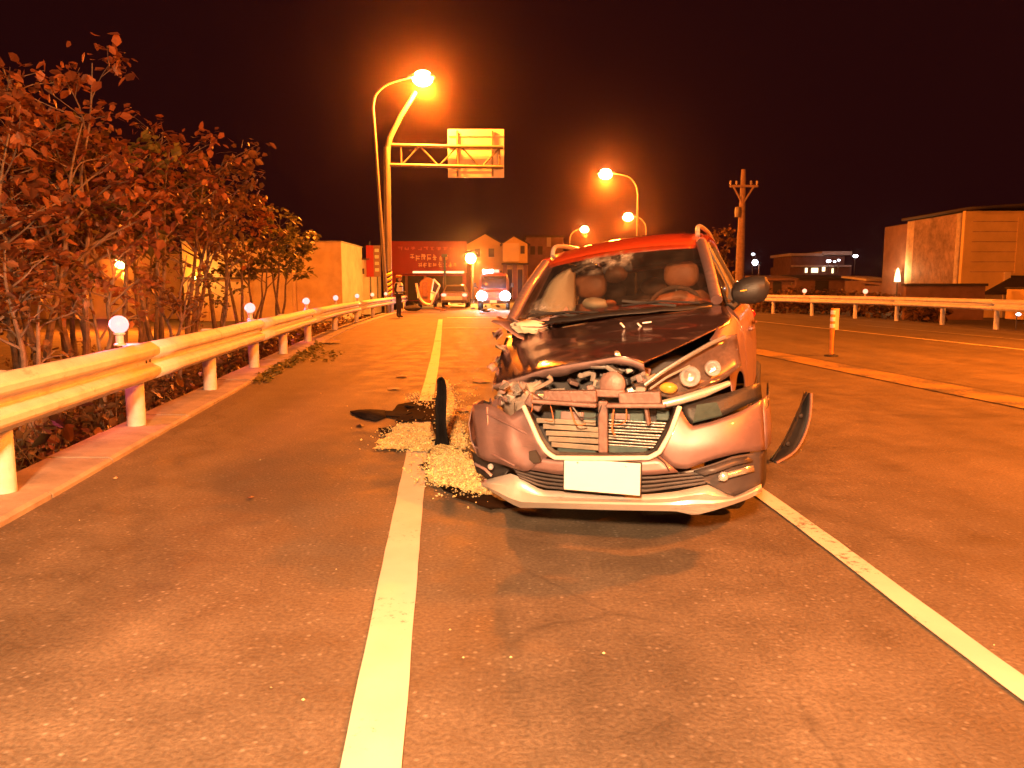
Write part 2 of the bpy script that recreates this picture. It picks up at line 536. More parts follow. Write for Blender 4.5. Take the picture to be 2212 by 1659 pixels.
# crashed car
mat('paint_grey', (0.27, 0.178, 0.182), 0.50, 0.70, var=0.06, scale=30, coat=0.25, rvar=0.06)
mat('grille_trim', (0.86, 0.78, 0.75), 0.32, 0.35, var=0.05)
mat('lamp_inner', (0.20, 0.13, 0.11), 0.25, 0.3, var=0.3, scale=25)
mat('paint_hood', (0.34, 0.225, 0.22), 0.24, 0.94, var=0.07, scale=14, coat=0.5, rvar=0.04)
mat('paint_orange', (0.36, 0.042, 0.010), 0.35, 0.1, var=0.06, scale=20, coat=0.8)
mat('inner_panel', (0.24, 0.165, 0.165), 0.55, 0.2, var=0.25, scale=9, bump=0.2, bscale=14)
mat('black_plastic', (0.016, 0.015, 0.016), 0.5, var=0.2, scale=12, bump=0.12, bscale=120)
mat('dark_plastic', (0.050, 0.042, 0.044), 0.45, var=0.2, scale=12)
mat('chrome', (0.92, 0.90, 0.88), 0.24, 0.85, var=0.03)
mat('silver_trim', (0.62, 0.60, 0.58), 0.32, 0.55, var=0.06, scale=10, coat=0.3)
mat('aluminium', (0.50, 0.50, 0.50), 0.35, 0.75, var=0.2, scale=18, bump=0.15, bscale=90)
mat('fin_metal', (0.36, 0.32, 0.27), 0.45, 0.7, var=0.25, scale=9)
mat('core_teal', (0.07, 0.115, 0.12), 0.45, 0.4, var=0.3, scale=8)
mat('steel_beam', (0.20, 0.13, 0.12), 0.5, 0.35, var=0.3, scale=9, bump=0.2, bscale=30)
mat('engine_dark', (0.035, 0.036, 0.042), 0.5, 0.2, var=0.5, scale=8)
mat('engine_grey', (0.22, 0.21, 0.21), 0.5, 0.4, var=0.4, scale=10)
mat('engine_pale', (0.24, 0.21, 0.19), 0.55, 0.1, var=0.3, scale=10)
mat('rubber', (0.020, 0.020, 0.021), 0.8, bump=0.2, bscale=40)
mat('rim_metal', (0.42, 0.42, 0.43), 0.3, 0.8)
mat('leather', (0.40, 0.135, 0.05), 0.55, var=0.15, scale=9, bump=0.12, bscale=60)
mat('leather_dark', (0.13, 0.065, 0.04), 0.6, var=0.2)
mat('airbag', (0.62, 0.55, 0.42), 0.85, var=0.12, scale=5, bump=0.3, bscale=9)
mat('dash', (0.035, 0.032, 0.045), 0.6, var=0.2)
mat('amber_lens', (0.75, 0.42, 0.06), 0.12, var=0.3, scale=30)
mat('plate_white', (0.72, 0.71, 0.72), 0.45, var=0.02)
mat('tail_red', (0.35, 0.015, 0.012), 0.15)
def scuff(name, col, amount=0.6):
    nt = MAT[name].node_tree; N, L = nt.nodes, nt.links
    b = N['Principled BSDF']
    tc = N.new('ShaderNodeTexCoord'); mp = N.new('ShaderNodeMapping'); mp.inputs['Scale'].default_value = (4, 9, 26); mp.inputs['Rotation'].default_value = (0, .35, 0)
    n1 = N.new('ShaderNodeTexNoise'); n1.inputs['Scale'].default_value = 1.4; n1.inputs['Detail'].default_value = 7; n1.inputs['Roughness'].default_value = .7
    n2 = N.new('ShaderNodeTexNoise'); n2.inputs['Scale'].default_value = 3.5; n2.inputs['Detail'].default_value = 4
    L.new(tc.outputs['Object'], mp.inputs[0]); L.new(mp.outputs[0], n1.inputs['Vector']); L.new(tc.outputs['Object'], n2.inputs['Vector'])
    mu = N.new('ShaderNodeMath'); mu.operation = 'MULTIPLY'; L.new(n1.outputs[0], mu.inputs[0]); L.new(n2.outputs[0], mu.inputs[1])
    r = N.new('ShaderNodeMapRange'); r.inputs[1].default_value = .30; r.inputs[2].default_value = .42; r.inputs[4].default_value = amount
    L.new(mu.outputs[0], r.inputs[0])
    old = b.inputs['Base Color'].links[0].from_socket
    x = N.new('ShaderNodeMix'); x.data_type = 'RGBA'; x.inputs[7].default_value = (*col, 1)
    L.new(r.outputs[0], x.inputs[0]); L.new(old, x.inputs[6]); L.new(x.outputs[2], b.inputs['Base Color'])
    m_ = N.new('ShaderNodeMapRange'); m_.inputs[3].default_value = b.inputs['Metallic'].default_value; m_.inputs[4].default_value = 0.1
    L.new(r.outputs[0], m_.inputs[0]); L.new(m_.outputs[0], b.inputs['Metallic'])
scuff('paint_grey', (0.10, 0.075, 0.07), .8)
scuff('paint_hood', (0.07, 0.05, 0.045), .7)
scuff('silver_trim', (0.16, 0.13, 0.11), .7)
scuff('galvanised', (0.20, 0.15, 0.11), .5)
glass('windscreen_glass', (0.80, 0.80, 0.78), crack=[((-0.15, 1.9, 1.47), 0.22), ((-0.30, 1.86, 1.40), 0.20), ((-0.62, 1.42, 1.12), 0.22)], film=0.028)
glass('side_glass', (0.45, 0.44, 0.43), dirt=0.10)
glass('lamp_glass', (0.93, 0.93, 0.92))
mat('lens_bowl', (0.85, 0.86, 0.92), 0.10, 0.65, var=0.1, scale=40, bump=0.3, bscale=40)
# others
mat('sand', (0.82, 0.60, 0.26), 0.8, var=0.3, scale=30, bump=0.5, bscale=90, island=0.45)
mat('glass_crumb', (0.60, 0.50, 0.30), 0.12, var=0.2, spec=0.8, island=0.3)
mat('oil', (0.016, 0.011, 0.009), 0.95, var=0.4, scale=9, spec=0.03)
mat('matt_black', (0.012, 0.011, 0.012), 0.95, var=0.3, scale=14, spec=0.05)
mat('skin', (0.45, 0.28, 0.20), 0.55, var=0.05)
mat('uniform', (0.022, 0.022, 0.030), 0.8, var=0.2)
mat('vest_white', (0.78, 0.80, 0.86), 0.4, var=0.08)
mat('vest_blue', (0.05, 0.10, 0.30), 0.6)
mat('cap_orange', (0.62, 0.24, 0.03), 0.6)
mat('hair', (0.02, 0.015, 0.012), 0.6)
mat('van_paint', (0.16, 0.06, 0.08), 0.35, 0.0, var=0.06, coat=0.5)
mat('sedan_paint', (0.20, 0.17, 0.16), 0.35, 0.3, coat=0.5)
mat('wreck_brown', (0.16, 0.08, 0.05), 0.6, var=0.3, scale=6, bump=0.3, bscale=8)
mat('wreck_pale', (0.50, 0.46, 0.40), 0.35, 0.2, var=0.15, scale=6)
mat('wreck_blue_grey', (0.55, 0.60, 0.74), 0.35, 0.2)
mat('van_glass', (0.03, 0.03, 0.05), 0.08, var=0.1)
mat('litter', (0.38, 0.28, 0.17), 0.8, var=0.3)

# ================================================================== GROUND, ROAD, MARKINGS
RAIL = [(-2.00, -16.0), (-2.42, -3.0), (-2.62, 0.0), (-2.88, 2.4), (-3.13, 4.69), (-3.42, 7.03), (-3.71, 9.54), (-4.05, 12.23), (-4.31, 14.71), (-4.72, 18.1), (-5.20, 23.0), (-5.55, 28.0), (-5.85, 33.0), (-6.1, 40.0), (-6.3, 46.0)]
RAIL_R = [(15.25, 10.0), (15.25, 21.5), (15.2, 24.6), (15.2, 27.7), (15.1, 30.8), (14.6, 33.4), (13.9, 36.4), (13.1, 39.4), (12.3, 42.4), (11.6, 45.4), (10.9, 48.4)]
def xrail(Y): return interp(Y, [p[1] for p in RAIL] + [140], [p[0] for p in RAIL] + [-14.0])
def xright(Y): return interp(Y, [p[1] for p in RAIL_R] + [140], [p[0] for p in RAIL_R] + [8.0])
def ground_z(X, Y):
    xl, xr = xrail(Y) - 0.16, xright(Y) + 0.6
    if X < xl: return -0.06 - 1.15 * (1 - math.exp(-(xl - X) / 1.6)) + 0.10 * noise.noise(Vector((X, Y, 0)) * 0.6)
    if X > xr: return -0.06 - 0.5 * (1 - math.exp(-(X - xr) / 3.0))
    return -0.06
xs = [-700, -300, -150, -80, -50, -35] + [-28 + 1.0 * i for i in range(17)] + [-11.5 + 0.5 * i for i in range(24)] + [1 + 2 * i for i in range(6)] + [12 + i for i in range(12)] + [26, 32, 45, 70, 120, 250, 700]
ys = [-60, -30, -16] + [-12 + 1.0 * i for i in range(60)] + [50, 55, 60, 70, 85, 100, 130, 200, 400, 1200]
g = MB()
g.grid([[Vector((x, y, ground_z(x, y))) for x in xs] for y in ys])
tag(g.build('ground', 'soil', smooth=True), kind='structure')
# road sheet, from the kerb to the far shoulder
rows = []
for y in [-16] + list(range(-12, 60, 2)) + [65, 75, 90, 110, 140]:
    a, b = xrail(y) + 0.22, xright(y) - 0.9
    rows.append([Vector((lerp(a, b, t), y, 0.0)) for t in (0, .15, .3, .5, .7, .85, 1)])
tag(MB().grid(rows).build('road', 'asphalt'), kind='structure')
rows = []
for y in [-16] + list(range(-12, 60, 2)) + [65, 75, 90, 110, 140]:
    a, b = xright(y) - 0.9, xright(y) + 0.55
    rows.append([Vector((lerp(a, b, t), y, -0.02 + 0.0 * t)) for t in (0, .5, 1)])
tag(MB().grid(rows).build('shoulder', 'soil'), kind='structure')
# opposite carriageway, paler and dustier, a second sheet
rows = []
for y in [-16] + list(range(-12, 50, 2)):
    a = interp(y, [-16, 9, 16, 48], [8.6, 5.95, 5.15, 1.8]) + 0.2
    b = xright(y) - 0.95
    rows.append([Vector((lerp(a, b, t), y, 0.004)) for t in (0, .25, .5, .75, 1)])
tag(MB().grid(rows).build('far_lane', 'asphalt_far'), kind='structure')
def strip(name, pts, width, mat_, z=0.008, label=None):
    rows = []
    pts = catmull([(p[0], p[1], 0) for p in pts], 14)
    rnd = random.Random(name)
    for i, p in enumerate(pts):
        d = (pts[min(i + 1, len(pts) - 1)] - pts[max(i - 1, 0)]).normalized()
        n = Vector((d.y, -d.x, 0))
        w = width if not isinstance(width, tuple) else lerp(width[0], width[1], i / (len(pts) - 1))
        w2 = w * 0.5 * (1 + rnd.uniform(-.03, .03))
        rows.append([Vector((p.x, p.y, z)) - n * w2, Vector((p.x, p.y, z)) + n * w2])
    return tag(MB().grid(rows).build(name, mat_), label, kind='structure')
strip('edge_marking', [(-0.02, -6), (-0.26, 0.5), (-0.385, 2.0), (-0.62, 4.6), (-0.93, 8.2), (-1.55, 16), (-2.88, 31.6)], 0.165, 'white_line')
strip('lane_marking', [(2.0, -6), (1.78, 0.4), (1.66, 2.45), (1.57, 4.85), (1.30, 8.5), (0.75, 16), (-0.25, 31)], 0.115, 'white_line_worn')
strip('median_marking', [(8.0, -12), (6.7, 2), (5.70, 8.94), (4.92, 16.12), (3.2, 30), (2.0, 42)], .62, 'worn_line', 0.012)
strip('far_edge_marking', [(13.4, -12), (11.7, 6), (10.62, 16.1), (9.33, 29.6), (7.4, 48)], 0.15, 'edge_line', 0.012)
strip('far_edge_marking', [(14.2, 2), (13.4, 10), (12.75, 17.5), (11.9, 27)], 0.06, 'edge_line', 0.012)
strip('stop_marking', [(-2.75, 33.2), (-0.2, 33.4), (2.6, 33.6)], 0.55, 'edge_line', 0.012)
strip('worn_crossing_marking', [(-2.2, 24.8), (-0.2, 25.0)], 0.5, 'worn_line', 0.012)
# tar-sealed patches on the shoulder: flat sheets with their own outline
# kerb under the left rail: concrete blocks laid end to end
kb = bpy.data.objects.new('kerb', None); COL.objects.link(kb); FRAME['kerb'] = Matrix.Identity(4); tag(kb, kind='structure')
path = resample([Vector((p[0], p[1], 0)) for p in RAIL], 64)
rnd = random.Random(5)
for i in range(len(path) - 1):
    a, b = path[i], path[i + 1]
    d = (b - a).normalized(); n = Vector((d.y, -d.x, 0)); a2 = a + d * 0.006; b2 = b - d * 0.006
    h = 0.055 + rnd.uniform(-.004, .006)
    pr = [(-0.17, -0.5), (-0.17, h), (0.26, h - .012), (0.285, h - .03), (0.285, -0.2)]
    MB().grid([[p + n * u + Vector((0, 0, z)) for u, z in pr] for p in (a2, b2)]).add([p + n * u + Vector((0, 0, z)) for p in (a2,) for u, z in pr], [(0, 1, 2, 3, 4)]).build('kerb_block', 'concrete', kb)

# ================================================================== GUARD RAILS
def wbeam(h0):
    # cross section (offset to the road side, height): a W-beam 0.35 m high
    return [(-.014, h0), (.006, h0 - .006), (.066, h0 - .050), (.074, h0 - .066), (.074, h0 - .100), (.066, h0 - .116), (-.006, h0 - .152), (-.012, h0 - .164), (-.012, h0 - .186), (-.006, h0 - .198), (.066, h0 - .234), (.074, h0 - .250), (.074, h0 - .284), (.066, h0 - .300), (.006, h0 - .344), (-.014, h0 - .350)]
def guardrail(name, label, pts, h0, side, per=2, zbase=0.05):
    t = thing(name, label, 'guard rail', (pts[0][0], pts[0][1], 0))
    P3 = [Vector((p[0], p[1], 0)) for p in pts]
    prof = wbeam(h0)
    i = 0
    while i < len(P3) - 1:
        j = min(i + per, len(P3) - 1)
        seg = P3[i:j + 1]
        L = resample(seg, 6)
        e = (L[-1] - L[-2]).normalized()
        L[-1] = L[-1] + e * 0.16                       # panels lap over each other
        rows = []
        for k, p in enumerate(L):
            d = (L[min(k + 1, 5)] - L[max(k - 1, 0)]).normalized()
            n = Vector((d.y, -d.x, 0)) * side
            off = 0.11 + (0.004 if (i // per) % 2 else 0.0)
            rows.append([p + n * (off + u) + Vector((0, 0, z)) for u, z in prof])
        MB().grid(rows).build('rail_panel', 'galvanised', t, smooth=True, solid=0.004, angle=24)
        i = j
    me = None
    for p in P3:
        m = MB()
        m.lathe([(0.0, h0 + .0), (.070, h0 - .004), (.080, h0 - .02), (.080, zbase)], (0, 0, 0), n=14)
        if me is None:
            o = m.build('post', 'post_paint', t, local=True, smooth=True)
            me = o
            o.location = p - P3[0]
        else:
            part_copy(me, t, p - P3[0])
        # spacer block and bolt between post and beam
    return t
rl = guardrail('guardrail', 'pale galvanised guard rail with beacon lamps along the left kerb', RAIL[1:], 0.80, 1)
rr = guardrail('guardrail', 'orange-lit guard rail along the far right side of the road', RAIL_R, 0.92, -1, zbase=-0.05)
# bolts on the near lap joints of the left rail
for k in (5, 7, 9):
    p = Vector((RAIL[k][0], RAIL[k][1], 0)); q = Vector((RAIL[k + 1][0], RAIL[k + 1][1], 0))
    d = (q - p).normalized(); n = Vector((d.y, -d.x, 0))
    for dx in (0.03, 0.13):
        MB().lathe([(0, .014), (.014, .010), (.016, 0)], p + d * dx + n * 0.10 + Vector((0, 0, 0.80 - .175)), n, 8).build('bolt', 'dark_metal', rl)
# beacons on top of the posts
def beacon(loc, label, group, glow, r=0.078):
    t = thing('beacon_lamp', label, 'beacon', loc, group=group)
    MB().lathe([(0, 0), (.05, 0), (.05, .012), (.032, .02), (.032, .085), (.045, .095), (.045, .11), (0, .112)], loc, n=14).build('base', 'post_paint', t, smooth=True)
    MB().ball(Vector(loc) + Vector((0, 0, .11 + r * .9)), r, 16).build('bulb', glow, t, smooth=True)
    if loc[1] < 19: lamp('beacon_light', Vector(loc) + Vector((-.14, .06, .11 + r)), 32, (1.0, .10, .18), r * .6, t)
    return t
ordn = ['nearest beacon on the left guard rail, the largest pinkish white globe', 'second beacon from the camera on the left guard rail', 'third beacon from the camera on the left guard rail', 'fourth beacon from the camera on the left guard rail', 'fifth beacon from the camera on the left guard rail', 'sixth beacon from the camera on the left guard rail', 'farthest beacon on the left guard rail beside the sign pole']
for k, (px, Yb) in enumerate([(252, 6.75), (520, 12.1), (647, 18.0), (713, 23.3), (760, 28.3), (790, 33.0), (806, 37.5)]):
    x = xrail(Yb)
    beacon((x, Yb, 0.80), ordn[k], 'beacons on the left rail', 'beacon_glow' if k < 5 else 'amber_beacon_glow', 0.078)
for k, (px, lb) in enumerate([(1741, 'small white beacon on the right guard rail, nearer the crashed car'), (1866, 'small white beacon on the right guard rail, nearer the warehouse')]):
    Yb = (37.0, 32.8)[k]
    beacon((xright(Yb), Yb, 0.92), lb, 'beacons on the right rail', 'amber_beacon_glow', 0.10)

# ================================================================== LANE DELINEATOR
c = at(1795, 770, z=0)
dl = thing('delineator_post', 'flexible lane delineator post with pale reflective bands on the median', 'delineator', c)
MB().lathe([(0, 0.0), (.13, 0.002), (.12, .03), (.05, .045), (0, .046)], c, n=18).build('base', 'rubber', dl, smooth=True)
MB().lathe([(.035, .03), (.038, .45), (.042, .46), (.042, .88), (.03, .905), (0, .91)], c, n=16).build('stem', 'cap_orange', dl, smooth=True)
for k in range(3):
    MB().lathe([(.0445, .54 + k * .125), (.0455, .545 + k * .125), (.0455, .61 + k * .125), (.0445, .615 + k * .125)], c, n=16).build('reflective_band', 'vest_white', dl, smooth=True)
MB().box(c + Vector((.065, 0, .70)), (.10, .012, .40)).build('reflector_plate', 'sign_text', dl, bevel=.004)

# ================================================================== STREET LAMPS
def street_lamp(base, top_pts, head, label, power, color, group='street lamps along the road', glow='sodium_glass', r0=0.09, hs=1.0, tail=None):
    """base and top_pts: pole axis; head: centre of the luminaire"""
    base = Vector(base); head = Vector(head)
    t = thing('street_lamp', label, 'street lamp', base, group=group)
    pts = [base] + [Vector(p) for p in top_pts]
    pole = [pts[0], pts[0].lerp(pts[1], .33), pts[0].lerp(pts[1], .66), pts[1]]
    MB().tube(pole, [r0, r0 * .9, r0 * .78, r0 * .66], 12).build('pole', 'pole_steel', t, smooth=True)
    arm = catmull(pts[1:] + [head], 8)
    n = len(arm)
    MB().tube(arm, [lerp(r0 * .66, r0 * .42, i / (n - 1)) for i in range(n)], 10).build('arm', 'pole_steel', t, smooth=True)
    MB().lathe([(0, 0), (r0 * 2.2, 0), (r0 * 2.2, .03), (r0 * 1.15, .05), (r0 * 1.05, .3), (0, .3)], base, n=12).build('base_plate', 'pole_steel', t, smooth=True)
    d = (head - Vector(pts[-1])); d.z = 0; d.normalize()
    hd = MB()
    rows = []
    for s, w, hh in ((-.05, .05, .05), (.05, .11, .10), (.25, .17, .15), (.5, .19, .16), (.72, .15, .11), (.80, .05, .04)):
        cen = head + d * (s * hs)
        side = Vector((d.y, -d.x, 0))
        rows.append([cen + side * (w * hs * math.cos(a)) + Vector((0, 0, max(0, hh * hs * math.sin(a)))) for a in [math.pi * k / 8 for k in range(9)]])
    hd.grid(rows)
    h_o = hd.build('lamp_head', 'lamp_housing', t, smooth=True, solid=.02)
    gc = head + d * (.42 * hs) + Vector((0, 0, -.02 * hs))
    MB().ball(gc, .29 * hs, 16, (1.12 if abs(d.x) > .5 else .85, .85 if abs(d.x) > .5 else 1.12, .85)).build('lens', glow, h_o, smooth=True)
    lamp('lamp_light', gc + Vector((0, 0, -.31 * hs)), power, color, .30 * hs, t)
    return t
YL = 38.0
b0 = at(836, 612, Y=YL); b0.z = 0.0
street_lamp((b0.x, YL, 0.0), [at(806, 232, Y=YL), at(812, 205, Y=YL), at(838, 182, Y=YL)], at(884, 168, Y=YL), 'near street lamp with tall curved pole beside the sign gantry', 48000, SODIUM, hs=1.5)
# the far lamps over the right side of the road
def far_lamp(Y, pole_px, lens_px, lens_py, label, power, hs=1.6):
    x = (pole_px - CX) / F * Y
    hx = (lens_px - CX) / F * Y
    hz = at(lens_px, lens_py, Y=Y).z
    sg = 1 if hx > x else -1
    hd = Vector((hx - sg * .42 * hs, Y, hz))
    street_lamp((x, Y, -0.05), [(x, Y, hz - 1.6), (x + sg * .15, Y, hz - .9), (x + sg * .7, Y, hz - .25)], hd, label, power, SODIUM, glow='sodium_glass_far', r0=.10, hs=hs)
far_lamp(60, 1372, 1303, 375, 'far street lamp above the crashed car with arm reaching left', 24000)
far_lamp(97, 1391, 1352, 468, 'farther street lamp low above the crashed car roof', 16000, 2.0)
far_lamp(118, 1229, 1260, 495, 'farthest street lamp, its arm reaching right, left of the car roof', 16000, 2.0)
# lamps out of view: first inferred from the car's shadow, others added
street_lamp((15.9, 10.5, -0.1), [(15.9, 10.5, 8.6), (15.7, 10.5, 9.4), (14.9, 10.5, 10.0)], (13.4, 10.5, 10.15), 'nearer street lamp on the right verge outside the picture', 36000, SODIUM, hs=1.4)
street_lamp((13.0, -8.0, -0.1), [(13.0, -8.0, 8.6), (12.8, -8.0, 9.4), (12.0, -8.0, 10.0)], (10.2, -8.0, 10.15), 'added street lamp on the right verge behind the camera', 38000, SODIUM, hs=1.4)  # added to split and weaken the car's shadow on the road
street_lamp((-2.95, -2.2, 0.0), [(-2.95, -2.2, 2.7), (-2.85, -2.2, 3.0), (-2.4, -2.2, 3.15)], (-1.0, -2.2, 3.25), 'added low fill lamp on the left kerb behind the camera', 10300, PALE_FILL, hs=.9)  # added fill light in place of headlights supposed behind the camera

# ================================================================== SIGN GANTRY
YS = 38.6
sb = at(838, 612, Y=YS); sb.z = 0
sg = thing('sign_gantry', 'cantilever road sign seen from behind on a pole with yellow and black bands', 'road sign', sb)
MB().tube([sb, at(837, 460, Y=YS), at(836, 318, Y=YS)], [.19, .175, .16], 16).build('pole', 'pole_steel', sg, smooth=True)
MB().tube([at(836, 330, Y=YS), at(842, 298, Y=YS), at(866, 250, Y=YS), at(899, 198, Y=YS)], [.15, .14, .12, .10], 12).build('upper_arm', 'pole_steel', sg, smooth=True)
for name, y in (('upper_chord', 314), ('lower_chord', 357)):
    MB().tube([at(838, y - 1, Y=YS), at(965, y + 2, Y=YS - .02), at(1087, y + 4, Y=YS - .04)], .085, 10).build(name, 'pole_steel', sg, smooth=True)
zz = [(866, 314), (868, 355), (902, 316), (909, 316), (948, 357), (985, 320), (995, 320), (1040, 360), (1075, 322)]
for a, b in [((866, 314), (867, 356)), ((869, 356), (904, 317)), ((908, 317), (946, 357)), ((950, 357), (985, 319)), ((990, 319), (990, 358)), ((998, 319), (1036, 359)), ((1042, 359), (1078, 321)), ((1079, 321), (1079, 360))]:
    MB().tube([at(*a, Y=YS), at(*b, Y=YS)], .042, 8).build('brace', 'pole_steel', sg, smooth=True)
for px in (988, 1064):
    MB().box(at(px, 332, Y=YS + .13), (.09, .07, 2.15)).build('upright', 'pole_steel', sg, bevel=.01)
a, b = at(968, 384, Y=YS + .2), at(1089, 279, Y=YS + .2)
cs = (a + b) / 2
MB().box(cs, (b.x - a.x, .035, b.z - a.z)).build('sign_panel', 'sign_back', sg, bevel=.012)
for fz in (.14, .38, .62, .86):
    MB().box(cs + Vector((0, -.036, (fz - .5) * (b.z - a.z))), (b.x - a.x - .10, .036, .03)).build('panel_rib', 'sign_back', sg)
for k in range(5):
    z0, z1 = .95 + k * .235, .95 + k * .235 + .235
    for half in (0, 1):
        rows = []
        for i in range(2):
            zz0 = z0 + half * .1175 + i * .1175
            rows.append([Vector((sb.x + math.cos(th) * .205, sb.y + math.sin(th) * .205, zz0 + .10 * math.sin(th + .8))) for th in [2 * math.pi * q / 20 for q in range(20)]])
        MB().grid(rows, True).build('reflective_band', 'yellow_reflector' if half == 0 else 'black_band', sg, smooth=True, solid=.008)

# ================================================================== BUILDINGS
def wall_box(t, name, m, x0, x1, y0, y1, z0, z1, bevel=.02):
    return MB().box(((x0 + x1) / 2, (y0 + y1) / 2, (z0 + z1) / 2), (abs(x1 - x0), abs(y1 - y0), z1 - z0)).build(name, m, t, bevel=bevel)
def X(px, Y): return (px - CX) / F * Y
def Z(py, Y): return at(CX, py, Y=Y).z
# red shopfront
Y = 78
t = thing('shop', 'red shopfront with rows of pale lettering behind the sign pole', 'shop', (X(928, Y), Y, -.05))
wall_box(t, 'wall', 'shop_red', X(846, Y), X(1008, Y), Y, Y + 9, -.06, Z(556, Y))
sgb = wall_box(t, 'sign_board', 'shop_red', X(842, Y), X(1010, Y), Y - .35, Y - .05, Z(592, Y), Z(521, Y), .03)
rnd = random.Random(12)
def glyphs(parent, x0, x1, zc, h, yy, n, m='letter_glow'):
    """rows of blocky characters too blurred in the photo to read: a few strokes each"""
    w = (x1 - x0) / n
    for k in range(n):
        cx = x0 + (k + .5) * w
        g = MB()
        for s in range(rnd.randint(2, 4)): g.box((cx + rnd.uniform(-.06, .06) * w, yy, zc + rnd.uniform(-.42, .42) * h), (w * rnd.uniform(.35, .8), .04, h * .13))
        for s in range(rnd.randint(1, 3)): g.box((cx + rnd.uniform(-.3, .3) * w, yy - .005, zc + rnd.uniform(-.15, .15) * h), (w * .12, .04, h * rnd.uniform(.4, .95)))
        g.build('character', m, parent)
glyphs(sgb, X(888, Y), X(972, Y), Z(556, Y), .62, Y - .38, 7)
glyphs(sgb, X(905, Y), X(990, Y), Z(572, Y), .52, Y - .38, 8)
glyphs(sgb, X(862, Y), X(985, Y), Z(537, Y), .34, Y - .38, 9, 'letter_glow_dim')
wall_box(t, 'light_band', 'shop_window_glow', X(895, Y), X(1004, Y), Y - .44, Y - .36, Z(590, Y), Z(586, Y), 0)
wall_box(t, 'shop_opening', 'opening_dark', X(858, Y), X(1000, Y), Y - .06, Y - .02, 0, Z(596, Y), 0)
for px in (880, 920, 962): wall_box(t, 'shutter_post', 'brick_dark', X(px - 3, Y), X(px + 3, Y), Y - .14, Y - .03, -.05, Z(596, Y))
wall_box(t, 'parapet', 'shop_red', X(846, Y), X(1008, Y), Y + .05, Y + .3, Z(556, Y), Z(524, Y))
# thin dark utility post before the shop
pp = thing('service_post', 'thin dark post standing before the red shopfront', 'post', (X(962, 70), 70, 0))
MB().tube([(X(963, 70), 70, -.05), (X(962, 70), 70, Z(555, 70))], .10, 8).build('shaft', 'dark_metal', pp, smooth=True)
MB().box((X(962, 70), 70, Z(552, 70)), (.5, .12, .25)).build('bracket', 'dark_metal', pp, bevel=.02)
# red hanging banners left of the sign pole
for k, (px, lb) in enumerate([(803, 'narrow red banner on a post left of the sign pole'), (818, 'dark red banner beside the sign pole, mottled with pale marks')]):
    Yb = 66 + k
    bt = thing('banner', lb, 'banner', (X(px, Yb), Yb, 0))
    MB().tube([(X(px, Yb), Yb, -.05), (X(px, Yb), Yb, Z(521 + 9 * k, Yb))], .05, 8).build('pole', 'dark_metal', bt, smooth=True)
    pan = MB().box((X(px, Yb), Yb - .08, lerp(Z(530, Yb), Z(598, Yb), .5)), (.62, .05, Z(530, Yb) - Z(598, Yb))).build('panel', 'shop_red' if k == 0 else 'brick_dark', bt, bevel=.01)
    if k:
        for q in range(4): MB().box((X(px, Yb), Yb - .125, Z(541 + 14 * q, Yb)), (.34, .02, .26)).build('character', 'corrugated_pale', pan)
# gabled houses
def gable(name, label, Y, x0, x1, pk, y_eave, y_peak, m, depth, y_base=None):
    t = thing(name, label, 'house', ((X(x0, Y) + X(x1, Y)) / 2, Y, -.05))
    zb = -.06 if y_base is None else Z(y_base, Y)
    pts = [(X(x0, Y), Y, zb), (X(x1, Y), Y, zb), (X(x1, Y), Y, Z(y_eave, Y)), (X(pk, Y), Y, Z(y_peak, Y)), (X(x0, Y), Y, Z(y_eave, Y))]
    MB().prism(pts, (0, depth, 0)).build('wall', m, t)
    e = .28
    for a, b in ((x0, pk), (x1, pk)):
        A = Vector((X(a, Y), Y - e, Z(y_eave, Y))); B_ = Vector((X(b, Y), Y - e, Z(y_peak, Y)))
        d = (A - B_).normalized(); A = A + d * .35
        n = Vector((0, 0, .13))
        MB().prism([A + n * .15, B_ + n * .15, B_ + n * 1.1, A + n * 1.1], (0, depth + 2 * e, 0)).build('roof_slope', 'roof_dark', t)
    return t
g1 = gable('gabled_house', 'tall orange-lit house with a pointed gable right of the red shop', 86, 1010, 1086, 1049, 528, 506, 'plaster_yellow', 9)
for px, py in ((1032, 545), (1062, 545)):
    w = wall_box(g1, 'window', 'opening_dark', X(px - 6, 86), X(px + 6, 86), 85.93, 86.02, Z(py + 10, 86), Z(py - 8, 86), 0)
    wall_box(g1, 'window_frame', 'plaster_cream', X(px - 7.5, 86), X(px + 7.5, 86), 85.90, 85.99, Z(py + 11.8, 86), Z(py + 10.2, 86), 0)
g2 = gable('gabled_house', 'small cream gabled house between the orange house and the crashed car', 84, 1086, 1139, 1110, 527, 511, 'plaster_yellow', 8)
wall_box(g2, 'bay_wall', 'plaster_cream', X(1086, 84), X(1121, 84), 83.4, 84, Z(566, 84), Z(526, 84))
wall_box(g2, 'window', 'opening_dark', X(1124, 84), X(1133, 84), 83.93, 84.02, Z(548, 84), Z(531, 84), 0)
wall_box(g2, 'canopy', 'roof_dark', X(1084, 84), X(1142, 84), 82.6, 83.98, Z(572, 84), Z(569, 84))
for px in (1091, 1112, 1134): wall_box(g2, 'column', 'brick_dark', X(px - 4, 84), X(px + 4, 84), 83.2, 83.6, -.05, Z(572, 84))
for px in (1101, 1123): wall_box(g2, 'doorway', 'opening_dark', X(px - 5, 84), X(px + 5, 84), 83.92, 84.0, -.05, Z(582, 84), 0)
Yd = 92
t = thing('flat_roofed_house', 'dark red flat-roofed house just left of the car roof', 'house', (X(1170, Yd), Yd, -.05))
wall_box(t, 'wall', 'brick_dark', X(1136, Yd), X(1215, Yd), Yd, Yd + 8, -.06, Z(513, Yd))
wall_box(t, 'roof_slab', 'roof_dark', X(1133, Yd), X(1218, Yd), Yd - .4, Yd + 8.2, Z(513, Yd), Z(509, Yd))
